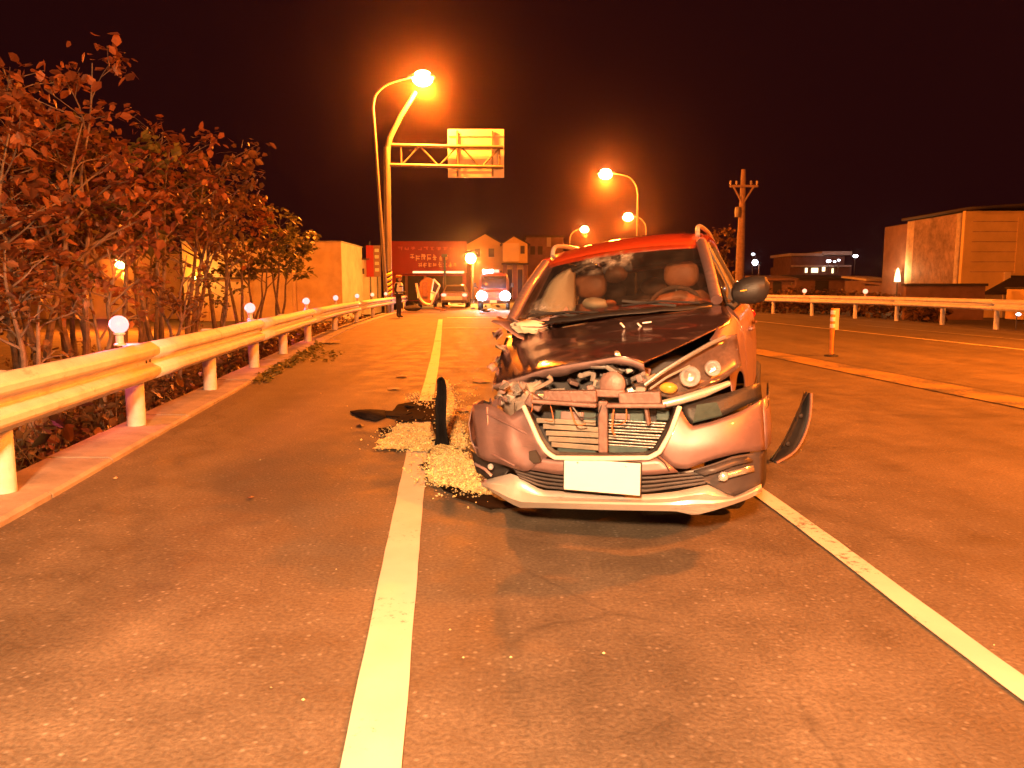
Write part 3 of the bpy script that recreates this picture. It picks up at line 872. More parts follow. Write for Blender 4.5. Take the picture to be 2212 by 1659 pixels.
wall_box(t, 'water_tank', 'plaster', X(1180, Yd), X(1189, Yd), Yd - .2, Yd + .8, Z(533, Yd), Z(512, Yd))
for px in (1150, 1166): wall_box(t, 'window', 'opening_dark', X(px - 5, Yd), X(px + 5, Yd), Yd - .06, Yd + .02, Z(550, Yd), Z(532, Yd), 0)
# long low yard building behind the trees
Y = 58
t = thing('yard_building', 'long low plastered building behind the roadside trees', 'building', (X(560, Y), Y, -1.0))
wall_box(t, 'wall', 'plaster', X(402, Y), X(742, Y), Y, Y + 8, -1.3, Z(523, Y))
wall_box(t, 'parapet_cap', 'concrete', X(400, Y), X(744, Y), Y - .12, Y + 8.1, Z(523, Y), Z(520.5, Y))
for px in (452, 540, 640): wall_box(t, 'pilaster', 'plaster', X(px - 4, Y), X(px + 4, Y), Y - .14, Y + .02, -1.3, Z(524, Y))
wall_box(t, 'window_band', 'opening_dark', X(535, Y), X(638, Y), Y - .03, Y + .06, Z(589, Y), Z(580, Y), 0)
wall_box(t, 'ledge', 'roof_dark', X(395, Y), X(560, Y), Y - .5, Y - .01, Z(603, Y), Z(599, Y))
wall_box(t, 'wall_panel', 'plaster_yellow', X(408, Y), X(445, Y), Y - .06, Y + .02, Z(598, Y), Z(530, Y), 0)  # brighter yellow sheet paints lamp light onto this stretch of wall
Y = 66
t = thing('annex', 'low pale annex between the yard building and the sign pole', 'building', (X(772, Y), Y, -.5))
wall_box(t, 'wall', 'plaster', X(738, Y), X(800, Y), Y, Y + 6, -1.0, Z(561, Y))
wall_box(t, 'roof_slab', 'roof_dark', X(735, Y), X(803, Y), Y - .3, Y + 6.2, Z(561, Y), Z(558.5, Y))
wall_box(t, 'door', 'brick_dark', X(752, Y), X(762, Y), Y - .05, Y + .02, -.9, Z(585, Y), 0)
wall_box(t, 'window', 'opening_dark', X(775, Y), X(790, Y), Y - .05, Y + .02, Z(592, Y), Z(580, Y), 0)
Y = 62
t = thing('storage_hall', 'dim brown storage hall at far left behind the tree trunks', 'building', (X(150, Y), Y, -1.0))
wall_box(t, 'wall', 'plaster', X(-160, Y), X(396, Y), Y, Y + 10, -1.3, Z(548, Y))
wall_box(t, 'roof_slab', 'roof_dark', X(-165, Y), X(399, Y), Y - .5, Y + 10, Z(548, Y), Z(543, Y))
for px in (-80, 0, 80, 170, 330): wall_box(t, 'shutter', 'corrugated', X(px - 24, Y), X(px + 24, Y), Y - .08, Y + .02, -1.2, Z(575, Y))
# the lit yard lamp in front of it
ly = thing('yard_lamp', 'bright orange yard lamp shining between the tree trunks', 'lamp', at(262, 640, Y=44))
lc = at(262, 569, Y=44)
MB().tube([(lc.x + .1, 44, -1.3), (lc.x + .1, 44, lc.z + .1)], .05, 8).build('post', 'dark_metal', ly, smooth=True)
MB().lathe([(0, .42), (.12, .38), (.40, .22), (.42, .18), (.0, .2)], lc, n=14).build('shade', 'dark_metal', ly, smooth=True)
MB().ball(lc, .36, 14, (1, 1, .8)).build('bulb', 'wall_light_glow', ly, smooth=True)
lamp('lamp_light', lc + Vector((0, -.3, -.45)), 12000, SODIUM, .2, ly)
ly2 = thing('wall_lamp', 'small lamp washing the yard building wall with yellow light', 'lamp', at(418, 640, Y=56.5))
lc = at(420, 604, Y=56.5)
MB().box(lc + Vector((0, .1, -.05)), (.35, .25, .12)).build('bracket', 'dark_metal', ly2, bevel=.02)
MB().ball(lc + Vector((0, 0, .12)), .12, 10).build('bulb', 'wall_light_glow', ly2, smooth=True)
lamp('lamp_light', lc + Vector((0, -.1, .45)), 450, (1, .42, .06), .1, ly2)

# warehouse on the right
CXW, CYW = 27.3, 48.0
t = thing('warehouse', 'orange-lit warehouse with a corrugated left side beyond the right guard rail', 'warehouse', (CXW + 5, CYW + 4, -.5))
zt = 5.85
wall_box(t, 'front_wall', 'plaster_yellow', CXW, CXW + 16, CYW, CYW + .3, -.6, zt)
wall_box(t, 'core', 'brick_dark', CXW + .35, CXW + 15.6, CYW + .35, CYW + 11, -.6, zt - .15)
nrib = 16
for i in range(nrib):                                    # side wall of upright ribbed sheets
    y0 = CYW + .02 + i * .47
    dz = -1.0 if i < 3 else 0
    MB().grid([[Vector((CXW + .33 - (.07 if (k % 4) in (1, 2) else 0), y0 + .46 * k / 12, z)) for k in range(13)] for z in (-.6, zt - .02)]).build('side_sheet', 'corrugated_pale' if i in (2, 14, 15) else 'corrugated', t)
rf = MB()
rf.grid([[Vector((x, y, zt + .05 + .42 * math.sin(math.pi * (x - CXW + .8) / 19))) for x in [CXW - .12 + 16.9 * k / 16 for k in range(17)]] for y in (CYW - .55, CYW + 3.5, CYW + 7.6)])
rf.build('roof', 'roof_dark', t, smooth=True, solid=.16)
for x0 in (3.2, 7.0): wall_box(t, 'wall_panel', 'plaster_yellow', CXW + x0, CXW + x0 + 3.4, CYW - .05, CYW + .01, 2.1, zt - .4, 0)
wall_box(t, 'loading_door', 'opening_dark', CXW + 3.0, CXW + 4.7, CYW - .03, CYW + .01, -.6, 2.0, 0)
wall_box(t, 'loading_door', 'opening_dark', CXW + 5.5, CXW + 9.7, CYW - .03, CYW + .01, -.6, 2.0, 0)
for x0 in (2.55, 4.9, 9.9): wall_box(t, 'door_post', 'plaster_cream', CXW + x0, CXW + x0 + .38, CYW - .16, CYW - .031, -.6, 2.2)
MB().prism([(CXW + .4, CYW - 1.6, .95), (CXW + 3.0, CYW - .06, 1.9), (CXW + 3.0, CYW - .06, 1.8), (CXW + .4, CYW - 1.6, .85)], (2.2, 0, 0.0)).build('canopy', 'roof_dark', t)
for k in range(6):
    wall_box(t, 'cladding_seam', 'corrugated', CXW + .5, CXW + 15.5, CYW - .018, CYW + .001, 2.2 + .6 * k, 2.235 + .6 * k, 0)
bx = thing('skip_container', 'yellow-lit box container standing before the warehouse front', 'container', (29.0, 43.5, -.5))
wall_box(bx, 'body', 'plaster_yellow', 28.0, 29.5, 43, 44.6, -.5, 1.2, .03)
wall_box(bx, 'rim', 'roof_dark', 27.92, 29.58, 42.92, 44.68, 1.2, 1.3, .02)
for k in range(3): wall_box(bx, 'stiffener', 'plaster_yellow', 28.2 + k * .5, 28.3 + k * .5, 42.94, 43.0, -.5, 1.18, .01)
bw = thing('boundary_wall', 'low dark red wall before the warehouse side', 'wall', (24.5, 45, -.5))
wall_box(bw, 'panel', 'brick_dark', 22.3, 26.8, 44.6, 44.9, -.6, 1.35)
wall_box(bw, 'coping', 'roof_dark', 22.2, 26.9, 44.5, 45.0, 1.35, 1.5)
# lit strip lamp at the warehouse corner
cl = thing('corner_lamp', 'pale lamp glowing at the far corner of the warehouse side', 'lamp', (CXW - .1, 55.6, 0))
MB().tube([(CXW - .15, 55.6, -.5), (CXW - .15, 55.6, 1.7)], .05, 8).build('post', 'dark_metal', cl, smooth=True)
MB().lathe([(0, 0), (.22, .02), (.2, .3), (.12, .75), (.05, .95), (0, 1.0)], (CXW - .15, 55.6, 1.65), n=12).build('lens', 'window_glow', cl, smooth=True)
lamp('lamp_light', (CXW - .55, 55.4, 2.4), 350, (1, .55, .2), .1, cl)
# far house with lights on the right
Y = 120
t = thing('hillside_house', 'far two-storey house with lit windows beyond the right guard rail', 'house', (X(1765, Y), Y, -.5))
wall_box(t, 'lower_storey', 'brick_dark', X(1700, Y), X(1832, Y), Y, Y + 9, -.6, Z(575, Y))
wall_box(t, 'upper_storey', 'brick_dark', X(1706, Y), X(1822, Y), Y + 1, Y + 9, Z(575, Y), Z(553, Y))
wall_box(t, 'roof_slab', 'plaster', X(1700, Y), X(1770, Y), Y - .2, Y + 9.3, Z(553, Y), Z(547, Y))
wall_box(t, 'roof_slab', 'plaster', X(1766, Y), X(1830, Y), Y - .2, Y + 9.3, Z(551, Y), Z(543, Y))
wall_box(t, 'balcony', 'plaster', X(1702, Y), X(1826, Y), Y - .9, Y, Z(577, Y), Z(573, Y))
for px, py, w in ((1753, 584, 7), (1735, 584, 2.5), (1772, 581, 3), (1792, 585, 2.5)):
    wall_box(t, 'window', 'window_glow', X(px - w, Y), X(px + w, Y), Y - .08, Y + .02, Z(py + 5, Y), Z(py - 5, Y), 0)
for px, py, s, lb in ((1790, 564, .28, 'bright yellow-white light on the far house roof edge'), (1803, 565, .16, 'small light between two others on the far house roof edge'), (1812, 562, .16, 'small slanting light at the right end of the far house roof'), (1848, 553, .30, 'white light standing clear to the right of the far house'), (1940, 491, .20, 'lone white light in the dark sky left of the warehouse'), (2200, 679, .07, 'tiny blue light low behind the right guard rail'), (1627, 549, .2, 'faint string light beside the utility pole')):
    Yq = 118 if py < 600 else 30
    if py < 520: Yq = 200
    p = at(px, py, Y=Yq)
    t2 = thing('distant_light', lb, 'light', (p.x, Yq, -.5))
    MB().tube([(p.x, Yq + .1, -.5), (p.x, Yq + .1, p.z)], .06 if Yq > 50 else .02, 6).build('pole', 'dark_metal', t2)
    MB().ball(p, s * Yq / 118 if Yq > 50 else s, 10, (1.3, 1, .8)).build('bulb', 'white_lamp_glow', t2, smooth=True)
wl = thing('white_lamp_post', 'white lamp on a slim post right of the utility pole', 'street lamp', (X(1632, 90), 90, -.5))
MB().tube([(X(1634, 90), 90, -.5), (X(1634, 90), 90, Z(571, 90))], .07, 8).build('pole', 'pole_steel', wl, smooth=True)
MB().ball(at(1631, 567, Y=90), .34, 12).build('globe', 'white_lamp_glow', wl, smooth=True)
# low sheds and walls in the dark behind the right rail
for k, (x0, x1, y0, Yq, m, lb) in enumerate([(1640, 1712, 600, 70, 'brick_dark', 'low dark shed right of the door mirror'), (1715, 1830, 598, 80, 'roof_dark', 'long dark shed roof below the far house'), (1862, 1912, 601, 66, 'plaster', 'small orange-lit shed left of the warehouse'), (1905, 1950, 612, 62, 'brick_dark', 'dark low shed against the warehouse corner')]):
    t = thing('shed', lb, 'shed', (X((x0 + x1) / 2, Yq), Yq, -.5))
    wall_box(t, 'wall', 'brick_dark', X(x0, Yq), X(x1, Yq), Yq, Yq + 4, -.6, Z(y0 + 5, Yq))
    MB().prism([(X(x0 - 3, Yq), Yq - .5, Z(y0 + 6, Yq)), (X(x1 + 3, Yq), Yq - .5, Z(y0 + 6, Yq)), (X(x1 + 3, Yq), Yq + 4.5, Z(y0 - 2, Yq)), (X(x0 - 3, Yq), Yq + 4.5, Z(y0 - 2, Yq))], (0, 0, .18)).build('roof', m, t)
    wall_box(t, 'doorway', 'opening_dark', X(lerp(x0, x1, .35), Yq), X(lerp(x0, x1, .6), Yq), Yq - .05, Yq + .02, -.5, Z(y0 + 8, Yq), 0)
# utility pole
Y = 50
xb = X(1593, Y)
t = thing('utility_pole', 'wooden utility pole with crossarm and insulators behind the crashed car', 'utility pole', (xb, Y, -.4))
MB().tube([(xb, Y, -.6), (xb, Y, 4.2), (xb + .02, Y, Z(366, Y))], [.30, .25, .14], 12).build('pole', 'wood_pole', t, smooth=True)
zc = Z(403, Y)
MB().box((xb + .02, Y - .2, zc), (1.75, .12, .14)).build('crossarm', 'wood_pole', t, bevel=.015)
for s in (-1, 1):
    MB().tube([(xb + s * .62, Y - .2, zc - .05), (xb + s * .08, Y - .12, zc - .95)], .06, 8).build('brace', 'wood_pole', t, smooth=True)
for dx in (-.82, -.45, .45, .82):
    MB().lathe([(.03, 0), (.03, .06), (.085, .08), (.05, .14), (.085, .17), (.04, .26), (0, .27)], (xb + dx, Y - .2, zc + .07), n=10).build('insulator', 'ceramic', t, smooth=True)
MB().lathe([(0, 0), (.16, .02), (.18, .3), (.16, .62), (0, .66)], (xb - .30, Y - .15, Z(470, Y)), n=12).build('transformer', 'pole_steel', t, smooth=True)
for dz in (1.5, 2.2, 3.0): MB().tube([(xb - .38, Y - .1, dz), (xb + .38, Y - .1, dz)], .018, 6).build('step', 'dark_metal', t)

# floodlight on a pole before the shop, the glaring orange light beside the van
fx = X(1018, 62)
fl_ = thing('flood_lamp', 'glaring yellow-white flood lamp on a pole between the red shop and the van', 'lamp', (fx, 62, 0))
MB().tube([(fx + .15, 62.3, -.05), (fx + .15, 62.3, Z(552, 62))], .07, 8).build('pole', 'dark_metal', fl_, smooth=True)
MB().lathe([(0, .30), (.25, .26), (.55, .05), (.55, 0), (.50, .0)], (fx, 62, Z(556, 62) + .30), n=16).build('shade', 'dark_metal', fl_, smooth=True)
MB().ball((fx, 62, Z(558, 62)), .42, 16).build('globe', 'wall_light_glow', fl_, smooth=True)
lamp('lamp_light', (fx, 61.3, Z(564, 62)), 10000, (1.0, .36, .05), .3, fl_)

# ================================================================== TREES AND UNDERGROWTH
def leaf(mb, p, s, rnd, up=0.4):
    d = Vector((rnd.gauss(0, 1), rnd.gauss(0, 1), rnd.gauss(-.25, .6))).normalized()
    n = Vector((rnd.gauss(0, .6), rnd.gauss(0, .6), 1)).normalized()
    w = d.cross(n).normalized()
    n = w.cross(d)
    L, B = s, s * rnd.uniform(.26, .40)
    sag = n * (-.12 * s)
    mb.add([p, p + d * L * .35 + w * B + n * .03 * s, p + d * L * .8 + w * B * .6 + sag * .5, p + d * L + sag, p + d * L * .8 - w * B * .6 + sag * .5, p + d * L * .35 - w * B + n * .03 * s, p + d * L * .45 - n * .05 * s],
           [(0, 1, 6), (1, 2, 6), (2, 3, 6), (3, 4, 6), (4, 5, 6), (5, 0, 6)])
def tree(base, H, label, m, seed, stems=2, spread=1.0, dens=1.0, ls=.17, bare=.42, lean=0.0, leany=0.0):
    rnd = random.Random(seed)
    base = Vector(base)
    t = thing('roadside_tree', label, 'tree', base, group='trees along the left roadside')
    tr, cr = MB(), MB()
    for k in range(stems):
        h = H * rnd.uniform(.82, 1.0) if k else H
        az = rnd.uniform(0, 6.28)
        ln = Vector((math.cos(az) * .28 * spread + lean, math.sin(az) * .22 * spread + leany, 0)) * h * .55
        pts = []
        for i in range(8):
            f = i / 7
            pts.append(base + Vector((rnd.gauss(0, .035), rnd.gauss(0, .035), 0)) * (i > 0) + ln * f ** 1.3 + Vector((0, 0, h * f * .92)) + Vector((.04 * k, .03 * k, -.25 if i == 0 else 0)))
        r0 = .030 + .0085 * H * rnd.uniform(.8, 1.1)
        pts = catmull(pts, 3)
        n = len(pts)
        tr.tube(pts, [lerp(r0, .008, (i / (n - 1)) ** .8) for i in range(n)], 7)
        nb = int((6 + rnd.randint(0, 3)) * (1 if H > 3 else .8))
        for b in range(nb):
            f = lerp(bare, .98, (b + rnd.random() * .6) / nb)
            i = min(n - 2, int(f * (n - 1)))
            p0 = pts[i]
            a = rnd.uniform(0, 6.28)
            L = H * rnd.uniform(.14, .27) * (1.15 - .55 * f) * spread
            e = p0 + Vector((math.cos(a) * L, math.sin(a) * L, L * rnd.uniform(.35, 1.0)))
            midp = p0.lerp(e, .5) + Vector((rnd.gauss(0, .06), rnd.gauss(0, .06), rnd.uniform(-.02, .1)))
            bp = catmull([p0, midp, e], 4)
            tr.tube(bp, [lerp(r0 * (1 - f) * .55 + .007, .005, q / (len(bp) - 1)) for q in range(len(bp))], 5)
            ends = [(e, 1.0)]
            for s in range(rnd.randint(1, 3)):
                a2 = a + rnd.gauss(0, .9)
                q0 = bp[rnd.randint(3, len(bp) - 2)]
                e2 = q0 + Vector((math.cos(a2), math.sin(a2), rnd.uniform(.1, .9))) * L * rnd.uniform(.35, .6)
                tr.tube([q0, e2], [.007, .004], 4)
                ends.append((e2, .8))
            for (e_, w_) in ends:
                for q in range(int(rnd.randint(22, 36) * dens * w_)):
                    o = Vector((rnd.gauss(0, .16), rnd.gauss(0, .16), rnd.gauss(0, .10))) * (.42 + .055 * H)
                    leaf(cr, e_ + o, ls * rnd.uniform(.6, 1.25), rnd)
        for q in range(int(16 * dens)):
            leaf(cr, pts[-1] + Vector((rnd.gauss(0, .15), rnd.gauss(0, .15), rnd.gauss(-.1, .18))), ls * rnd.uniform(.6, 1.1), rnd)
    tr.build('trunk', 'bark', t, smooth=True)
    cr.build('crown', m, t)
    return t
def gz(X_, Y_): return ground_z(X_, Y_)
TREES = [  # px of the stem, distance, py of the top, kind, stems, label
    (-60, 9.5, 110, 'leaf_russet', 3, 'tall russet tree cut by the left edge of the picture', -.02),
    (60, 11.0, 85, 'leaf_russet', 3, 'tallest slim tree with russet leaves at the upper left', .02),
    (170, 12.5, 110, 'leaf_russet', 3, 'tall red-brown tree behind the nearest beacon', .02),
    (30, 14.0, 240, 'leaf_mixed', 3, 'brown leaved tree behind the tallest tree at left', 0),
    (250, 14.0, 215, 'leaf_olive', 2, 'olive leaved tree topping out left of the small red one', .03),
    (330, 16.0, 240, 'leaf_russet', 3, 'small red-brown tree standing above the yard lamp', .06),
    (400, 18.5, 300, 'leaf_mixed', 3, 'mixed brown and green tree right of the yard lamp', .04),
    (140, 17.0, 300, 'leaf_mixed', 3, 'dense brown tree filling the middle of the left clump', 0),
    (470, 22.0, 350, 'leaf_mixed', 3, 'low bushy tree at the right end of the leafy slope', .05),
    (300, 20.0, 330, 'leaf_olive', 3, 'green-brown tree between the yard lamp and the red tree', 0),
    (520, 26.0, 372, 'leaf_russet', 2, 'thin tree with two bare stems against the sky', .03),
    (600, 31.0, 440, 'leaf_olive', 3, 'small round tree above the yard building roof', .03),
    (550, 29.0, 470, 'leaf_olive', 3, 'low olive bush tree over the yard building parapet', 0),
    (20, 7.6, 470, 'leaf_mixed', 3, 'young leaning sapling close behind the rail at far left', .0),
    (215, 9.6, 500, 'leaf_russet', 2, 'thin bare-stemmed sapling behind the nearest beacon', .0),
    (360, 13.2, 520, 'leaf_mixed', 3, 'young sapling with bare forked stems right of the yard lamp', .05),
    (465, 17.0, 540, 'leaf_olive', 2, 'bare slender sapling before the yard building', .06),
]
for i, (px, Yt, pt, m, st, lb, ln) in enumerate(TREES):
    Xt = X(px, Yt)
    Xt = min(Xt, xrail(Yt) - .6)
    z0 = gz(Xt, Yt)
    H = at(px, pt, Y=Yt).z - z0
    sap = pt > 460 and Yt < 20
    if pt < 330: H *= 1.0 if px < 100 else 1.04
    tree((Xt, Yt, z0), H, lb, m, 40 + i, st, .8 if sap else 1.0, .3 if sap else .52, .10 if sap else .135 + .003 * Yt, .6 if sap else (.44 if Yt < 15 else .56), ln)
# dark undergrowth filling the slope behind the left rail
rnd = random.Random(77)
ug = MB()
for k in range(380):
    Yk = rnd.uniform(3.0, 34)
    Xk = xrail(Yk) - .45 - abs(rnd.gauss(0, 1)) * (1.0 + .09 * Yk)
    z0 = gz(Xk, Yk)
    hh = rnd.uniform(.25, .7)
    for q in range(3):
        a = rnd.uniform(0, 6.28)
        tip = Vector((Xk + math.cos(a) * .25, Yk + math.sin(a) * .25, z0 + hh * rnd.uniform(.7, 1.2)))
        ug.tube([Vector((Xk, Yk, z0 - .05)), tip], [.008, .003], 4, caps=False)
        for s in range(9):
            f = rnd.uniform(.25, 1.05)
            leaf(ug, Vector((Xk, Yk, z0)).lerp(tip, f) + Vector((rnd.gauss(0, .08), rnd.gauss(0, .08), rnd.gauss(0, .06))), rnd.uniform(.08, .17), rnd)
tag(ug.build('undergrowth', 'leaf_mixed'), 'dark reddish undergrowth covering the slope behind the left rail', 'undergrowth', kind='stuff')
wd = MB()
for k in range(260):
    Yk = rnd.uniform(10.5, 17.5)
    Xk = xrail(Yk) + .30 + abs(rnd.gauss(0, .10))
    for q in range(2):
        leaf(wd, Vector((Xk, Yk, .02 + .05 * rnd.random())), rnd.uniform(.05, .12), rnd)
for k in range(60):
    Yk = rnd.uniform(13.5, 16)
    leaf(wd, Vector((xrail(Yk) + rnd.uniform(.5, 1.1), Yk, .015)), rnd.uniform(.05, .12), rnd)
tag(wd.build('weeds', 'weed'), 'yellowish weeds growing along the left kerb below the rail', 'weeds', kind='stuff')
# hedges in the dark behind the right rail
def shrub(c, r, h, label, m, seed):
    rn = random.Random(seed)
    t = thing('shrub', label, 'shrub', (c[0], c[1], c[2]), group='dark shrubs behind the right rail')
    st, fo = MB(), MB()
    for k in range(7):
        a = rn.uniform(0, 6.28)
        tip = Vector((c[0] + math.cos(a) * r * rn.uniform(.2, .8), c[1] + math.sin(a) * r * rn.uniform(.2, .8), c[2] + h * rn.uniform(.5, .9)))
        st.tube([Vector((c[0], c[1], c[2] - .1)), tip], [.03, .01], 5)
    for k in range(420):
        d = Vector((rn.gauss(0, 1), rn.gauss(0, 1), rn.gauss(0, 1))).normalized() * rn.random() ** .4
        leaf(fo, Vector((c[0] + d.x * r, c[1] + d.y * r * .6, c[2] + h * .5 + d.z * h * .5)), rn.uniform(.2, .4), rn)
    st.build('stem', 'bark', t); fo.build('foliage', m, t)
for k, (px, Yq, r, h) in enumerate([(1665, 52, 1.6, 1.9), (1722, 55, 1.8, 2.0), (1790, 54, 1.9, 1.8), (1850, 50, 1.5, 1.7), (1900, 47, 1.4, 1.6), (2000, 41, 1.3, 1.3)]):
    shrub((X(px, Yq), Yq, -.55), r, h, ['dark shrub beside the door mirror behind the right rail', 'second dark shrub behind the right rail, counted from the car', 'third dark shrub behind the right rail, below the far house', 'fourth dark shrub behind the right rail', 'dark shrub left of the low warehouse wall', 'low dark shrub before the low red wall'][k], 'leaf_mixed', 300 + k)
tree((X(1553, 58), 58, -.5), 6.6, 'dim narrow tree behind the car roof left of the utility pole', 'leaf_mixed', 900, 2, .55, .8, .3, .25)

# ================================================================== THE CRASHED CAR
CAR_X, CAR_Y, CAR_Z0, CAR_YAW, CAR_ROLL = 0.3037, 3.7788, 0.0652, 0.3262, 0.1191
car = thing('crashed_car', 'wrecked grey hatchback with orange roof, smashed front and hanging bumper', 'car', (CAR_X, CAR_Y, 0), -CAR_YAW)
CM = FRAME['crashed_car']
CMI = CM.inverted()
cr_, sr_ = math.cos(CAR_ROLL), math.sin(CAR_ROLL)
def Bd(x, y, z):                       # a point of the leaning body, in the car's own frame
    return Vector((cr_ * x - sr_ * z, y, sr_ * x + cr_ * z + CAR_Z0))
def PX(px, py, y):                     # where the line of sight meets the upright plane y of the car
    o = CMI @ Vector((0, 0, CAMH))
    d = CMI.to_3x3() @ ray(px, py)
    return o + d * ((y - o.y) / d.y)
def PS(px, py, fn):
    y = .2
    for k in range(25):
        p = PX(px, py, y)
        y = lerp(y, fn(p.x, p.z), .6)
    return PX(px, py, y)
def yb(x, z):                          # front face of the bumper
    a = abs(x - .08)
    y = .02 + .17 * a * a + 1.0 * a ** 9
    y += interp(z, [.12, .2, .3, .4, .55, .66, .8], [.11, .05, .015, 0, .008, .035, .10])
    if x < -.35: y += .16 * (-.35 - x)
    return y
def yoff(d): return lambda x, z: yb(x, z) + d
def patch(top, bot, nu, nv, fn, bulge=0.0, crum=0.0):
    A, B_ = resample([Vector((p[0], p[1], 0)) for p in top], nu), resample([Vector((p[0], p[1], 0)) for p in bot], nu)
    rows = []
    for j in range(nv):
        t = j / (nv - 1)
        row = []
        for i in range(nu):
            q = A[i].lerp(B_[i], t)
            p = PS(q.x, q.y, fn)
            p.y -= bulge * math.sin(math.pi * t)
            if crum: p += Vector((0, 1, .3)) * crum * noise.noise(p * 9)
            row.append(p)
        rows.append(row)
    return MB().grid(rows)
def pbuild(mb, name, m, parent=None, **kw):
    kw.setdefault('smooth', True)
    return mb.build(name, m, parent or car, local=True, **kw)
# ---- bumper cover (hangs level while the body leans)
bump = pbuild(patch([(1469, 881), (1482, 905), (1494, 921), (1541, 910), (1600, 889), (1646, 863)], [(1424, 983), (1452, 1010), (1482, 1013), (1540, 992), (1596, 978), (1652, 972)], 22, 9, yb, .012), 'bumper_cover', 'paint_grey', solid=.006, angle=70)
# corner returning towards the wheel
c0 = [PS(*p, yb) for p in ((1646, 863), (1650, 900), (1652, 935), (1652, 972))]
MB().grid([[c + Vector((dx, dy, 0)) for c in c0] for dx, dy in ((0, .0), (.012, .06), (.022, .16), (.026, .26))]).build('corner', 'paint_grey', bump, local=True, smooth=True, solid=.006)
# recessed lip of the bumper top, shadowed black pocket under the lamp
pbuild(patch([(1472, 872), (1500, 868), (1560, 852), (1642, 826)], [(1482, 906), (1496, 918), (1541, 907), (1645, 861)], 10, 4, yoff(.13)), 'lamp_pocket', 'black_plastic', solid=.006)
MB().add([PS(1497, 912, yoff(.05)), PS(1560, 897, yoff(.05)), PS(1548, 870, yoff(.11)), PS(1505, 876, yoff(.11))], [(0, 1, 2, 3)]).build('inner_bracket', 'core_teal', bump, local=True, solid=.01)
# middle strip carrying the plate, with its seam to the wing
pbuild(patch([(1146, 985), (1200, 994), (1300, 993), (1403, 994), (1424, 984)], [(1107, 1008), (1213, 1026), (1300, 1026), (1403, 1026), (1466, 1020)], 16, 4, yoff(-.004)), 'bumper_centre', 'paint_grey', solid=.006, angle=70)
pbuild(MB().tube([PS(1419, 986, yoff(-.009)), PS(1436, 1000, yoff(-.009)), PS(1446, 1018, yoff(-.009))], .0035, 6), 'bumper_seam', 'black_plastic')
# crushed image-left wing
wingl = pbuild(patch([(1021, 876), (1050, 870), (1080, 884), (1103, 898), (1118, 888), (1132, 880)], [(1032, 985), (1055, 994), (1082, 1003), (1108, 1010), (1140, 1016), (1186, 984)], 20, 9, yoff(.0), .015, .022), 'crushed_wing', 'paint_grey', solid=.006, angle=50)
c1 = [PS(*p, yb) for p in ((1021, 876), (1012, 915), (1017, 952), (1032, 985))]
MB().grid([[c + Vector((-dx, dy, 0)) for c in c1] for dx, dy in ((0, .004), (.02, .06), (.03, .15), (.02, .24))]).build('corner', 'paint_grey', wingl, local=True, smooth=True, solid=.006)
for a, b, c in (((1050, 893), (1095, 915), (1140, 938)), ((1026, 965), (1070, 985), (1112, 1006)), ((1052, 880), (1054, 920), (1056, 970))):
    MB().tube(catmull([PS(*p, yoff(-.012)) for p in (a, b, c)], 5), .006, 6).build('crease', 'paint_grey', wingl, local=True, smooth=True)
hole = [PS(*p, yoff(-.034)) for p in ((1142, 976), (1156, 974), (1164, 988), (1167, 999), (1152, 1001), (1143, 993))]
MB().prism(hole, (0, .04, 0)).build('tow_hole', 'opening_dark', wingl, local=True)
# chrome V of the grille
vpath = [(1131, 878), (1147, 913), (1164, 951), (1181, 978), (1200, 989), (1300, 990), (1403, 989), (1425, 976), (1448, 935), (1468, 879)]
ch = [PS(*p, yoff(-.012)) for p in resample([Vector((*p, 0)) for p in vpath], 34)][:] if False else [PS(q.x, q.y, yoff(-.026)) for q in resample([Vector((*p, 0)) for p in vpath], 36)]
pbuild(MB().tube(ch, .012, 8), 'grille_trim', 'grille_trim')
# grille frame behind the chrome
pin = [(1143, 880), (1160, 915), (1177, 950), (1193, 970), (1208, 977), (1300, 979), (1398, 977), (1413, 967), (1434, 930), (1455, 880)]
A = resample([Vector((*p, 0)) for p in vpath], 36); B_ = resample([Vector((*p, 0)) for p in pin], 36)
pbuild(MB().grid([[PS(a.x, a.y, yoff(.0)) for a in A], [PS(lerp(a.x, b.x, .5), lerp(a.y, b.y, .5), yoff(.03)) for a, b in zip(A, B_)], [PS(b.x, b.y, yoff(.10)) for b in B_]]), 'grille_frame', 'dark_plastic', solid=.005, angle=70)
# lower grille
lg = pbuild(patch([(1107, 1010), (1213, 1027), (1300, 1027), (1403, 1027), (1500, 1016), (1527, 1026)], [(1120, 1030), (1170, 1056), (1300, 1066), (1400, 1066), (1462, 1060), (1530, 1046)], 18, 4, yoff(.055)), 'lower_grille', 'black_plastic', solid=.005)
for k in range(4):
    t = .14 + .235 * k
    top = resample([Vector((*p, 0)) for p in [(1109, 1010), (1213, 1027), (1300, 1027), (1403, 1027), (1520, 1018)]], 20)
    bot = resample([Vector((*p, 0)) for p in [(1124, 1034), (1172, 1057), (1300, 1066), (1400, 1066), (1524, 1047)]], 20)
    pts = [PS(lerp(a.x, b.x, t), lerp(a.y, b.y, t), yoff(.022)) for a, b in zip(top, bot)]
    MB().tube(pts, .0068, 6).build('slat', 'dark_plastic', lg, local=True, smooth=True)
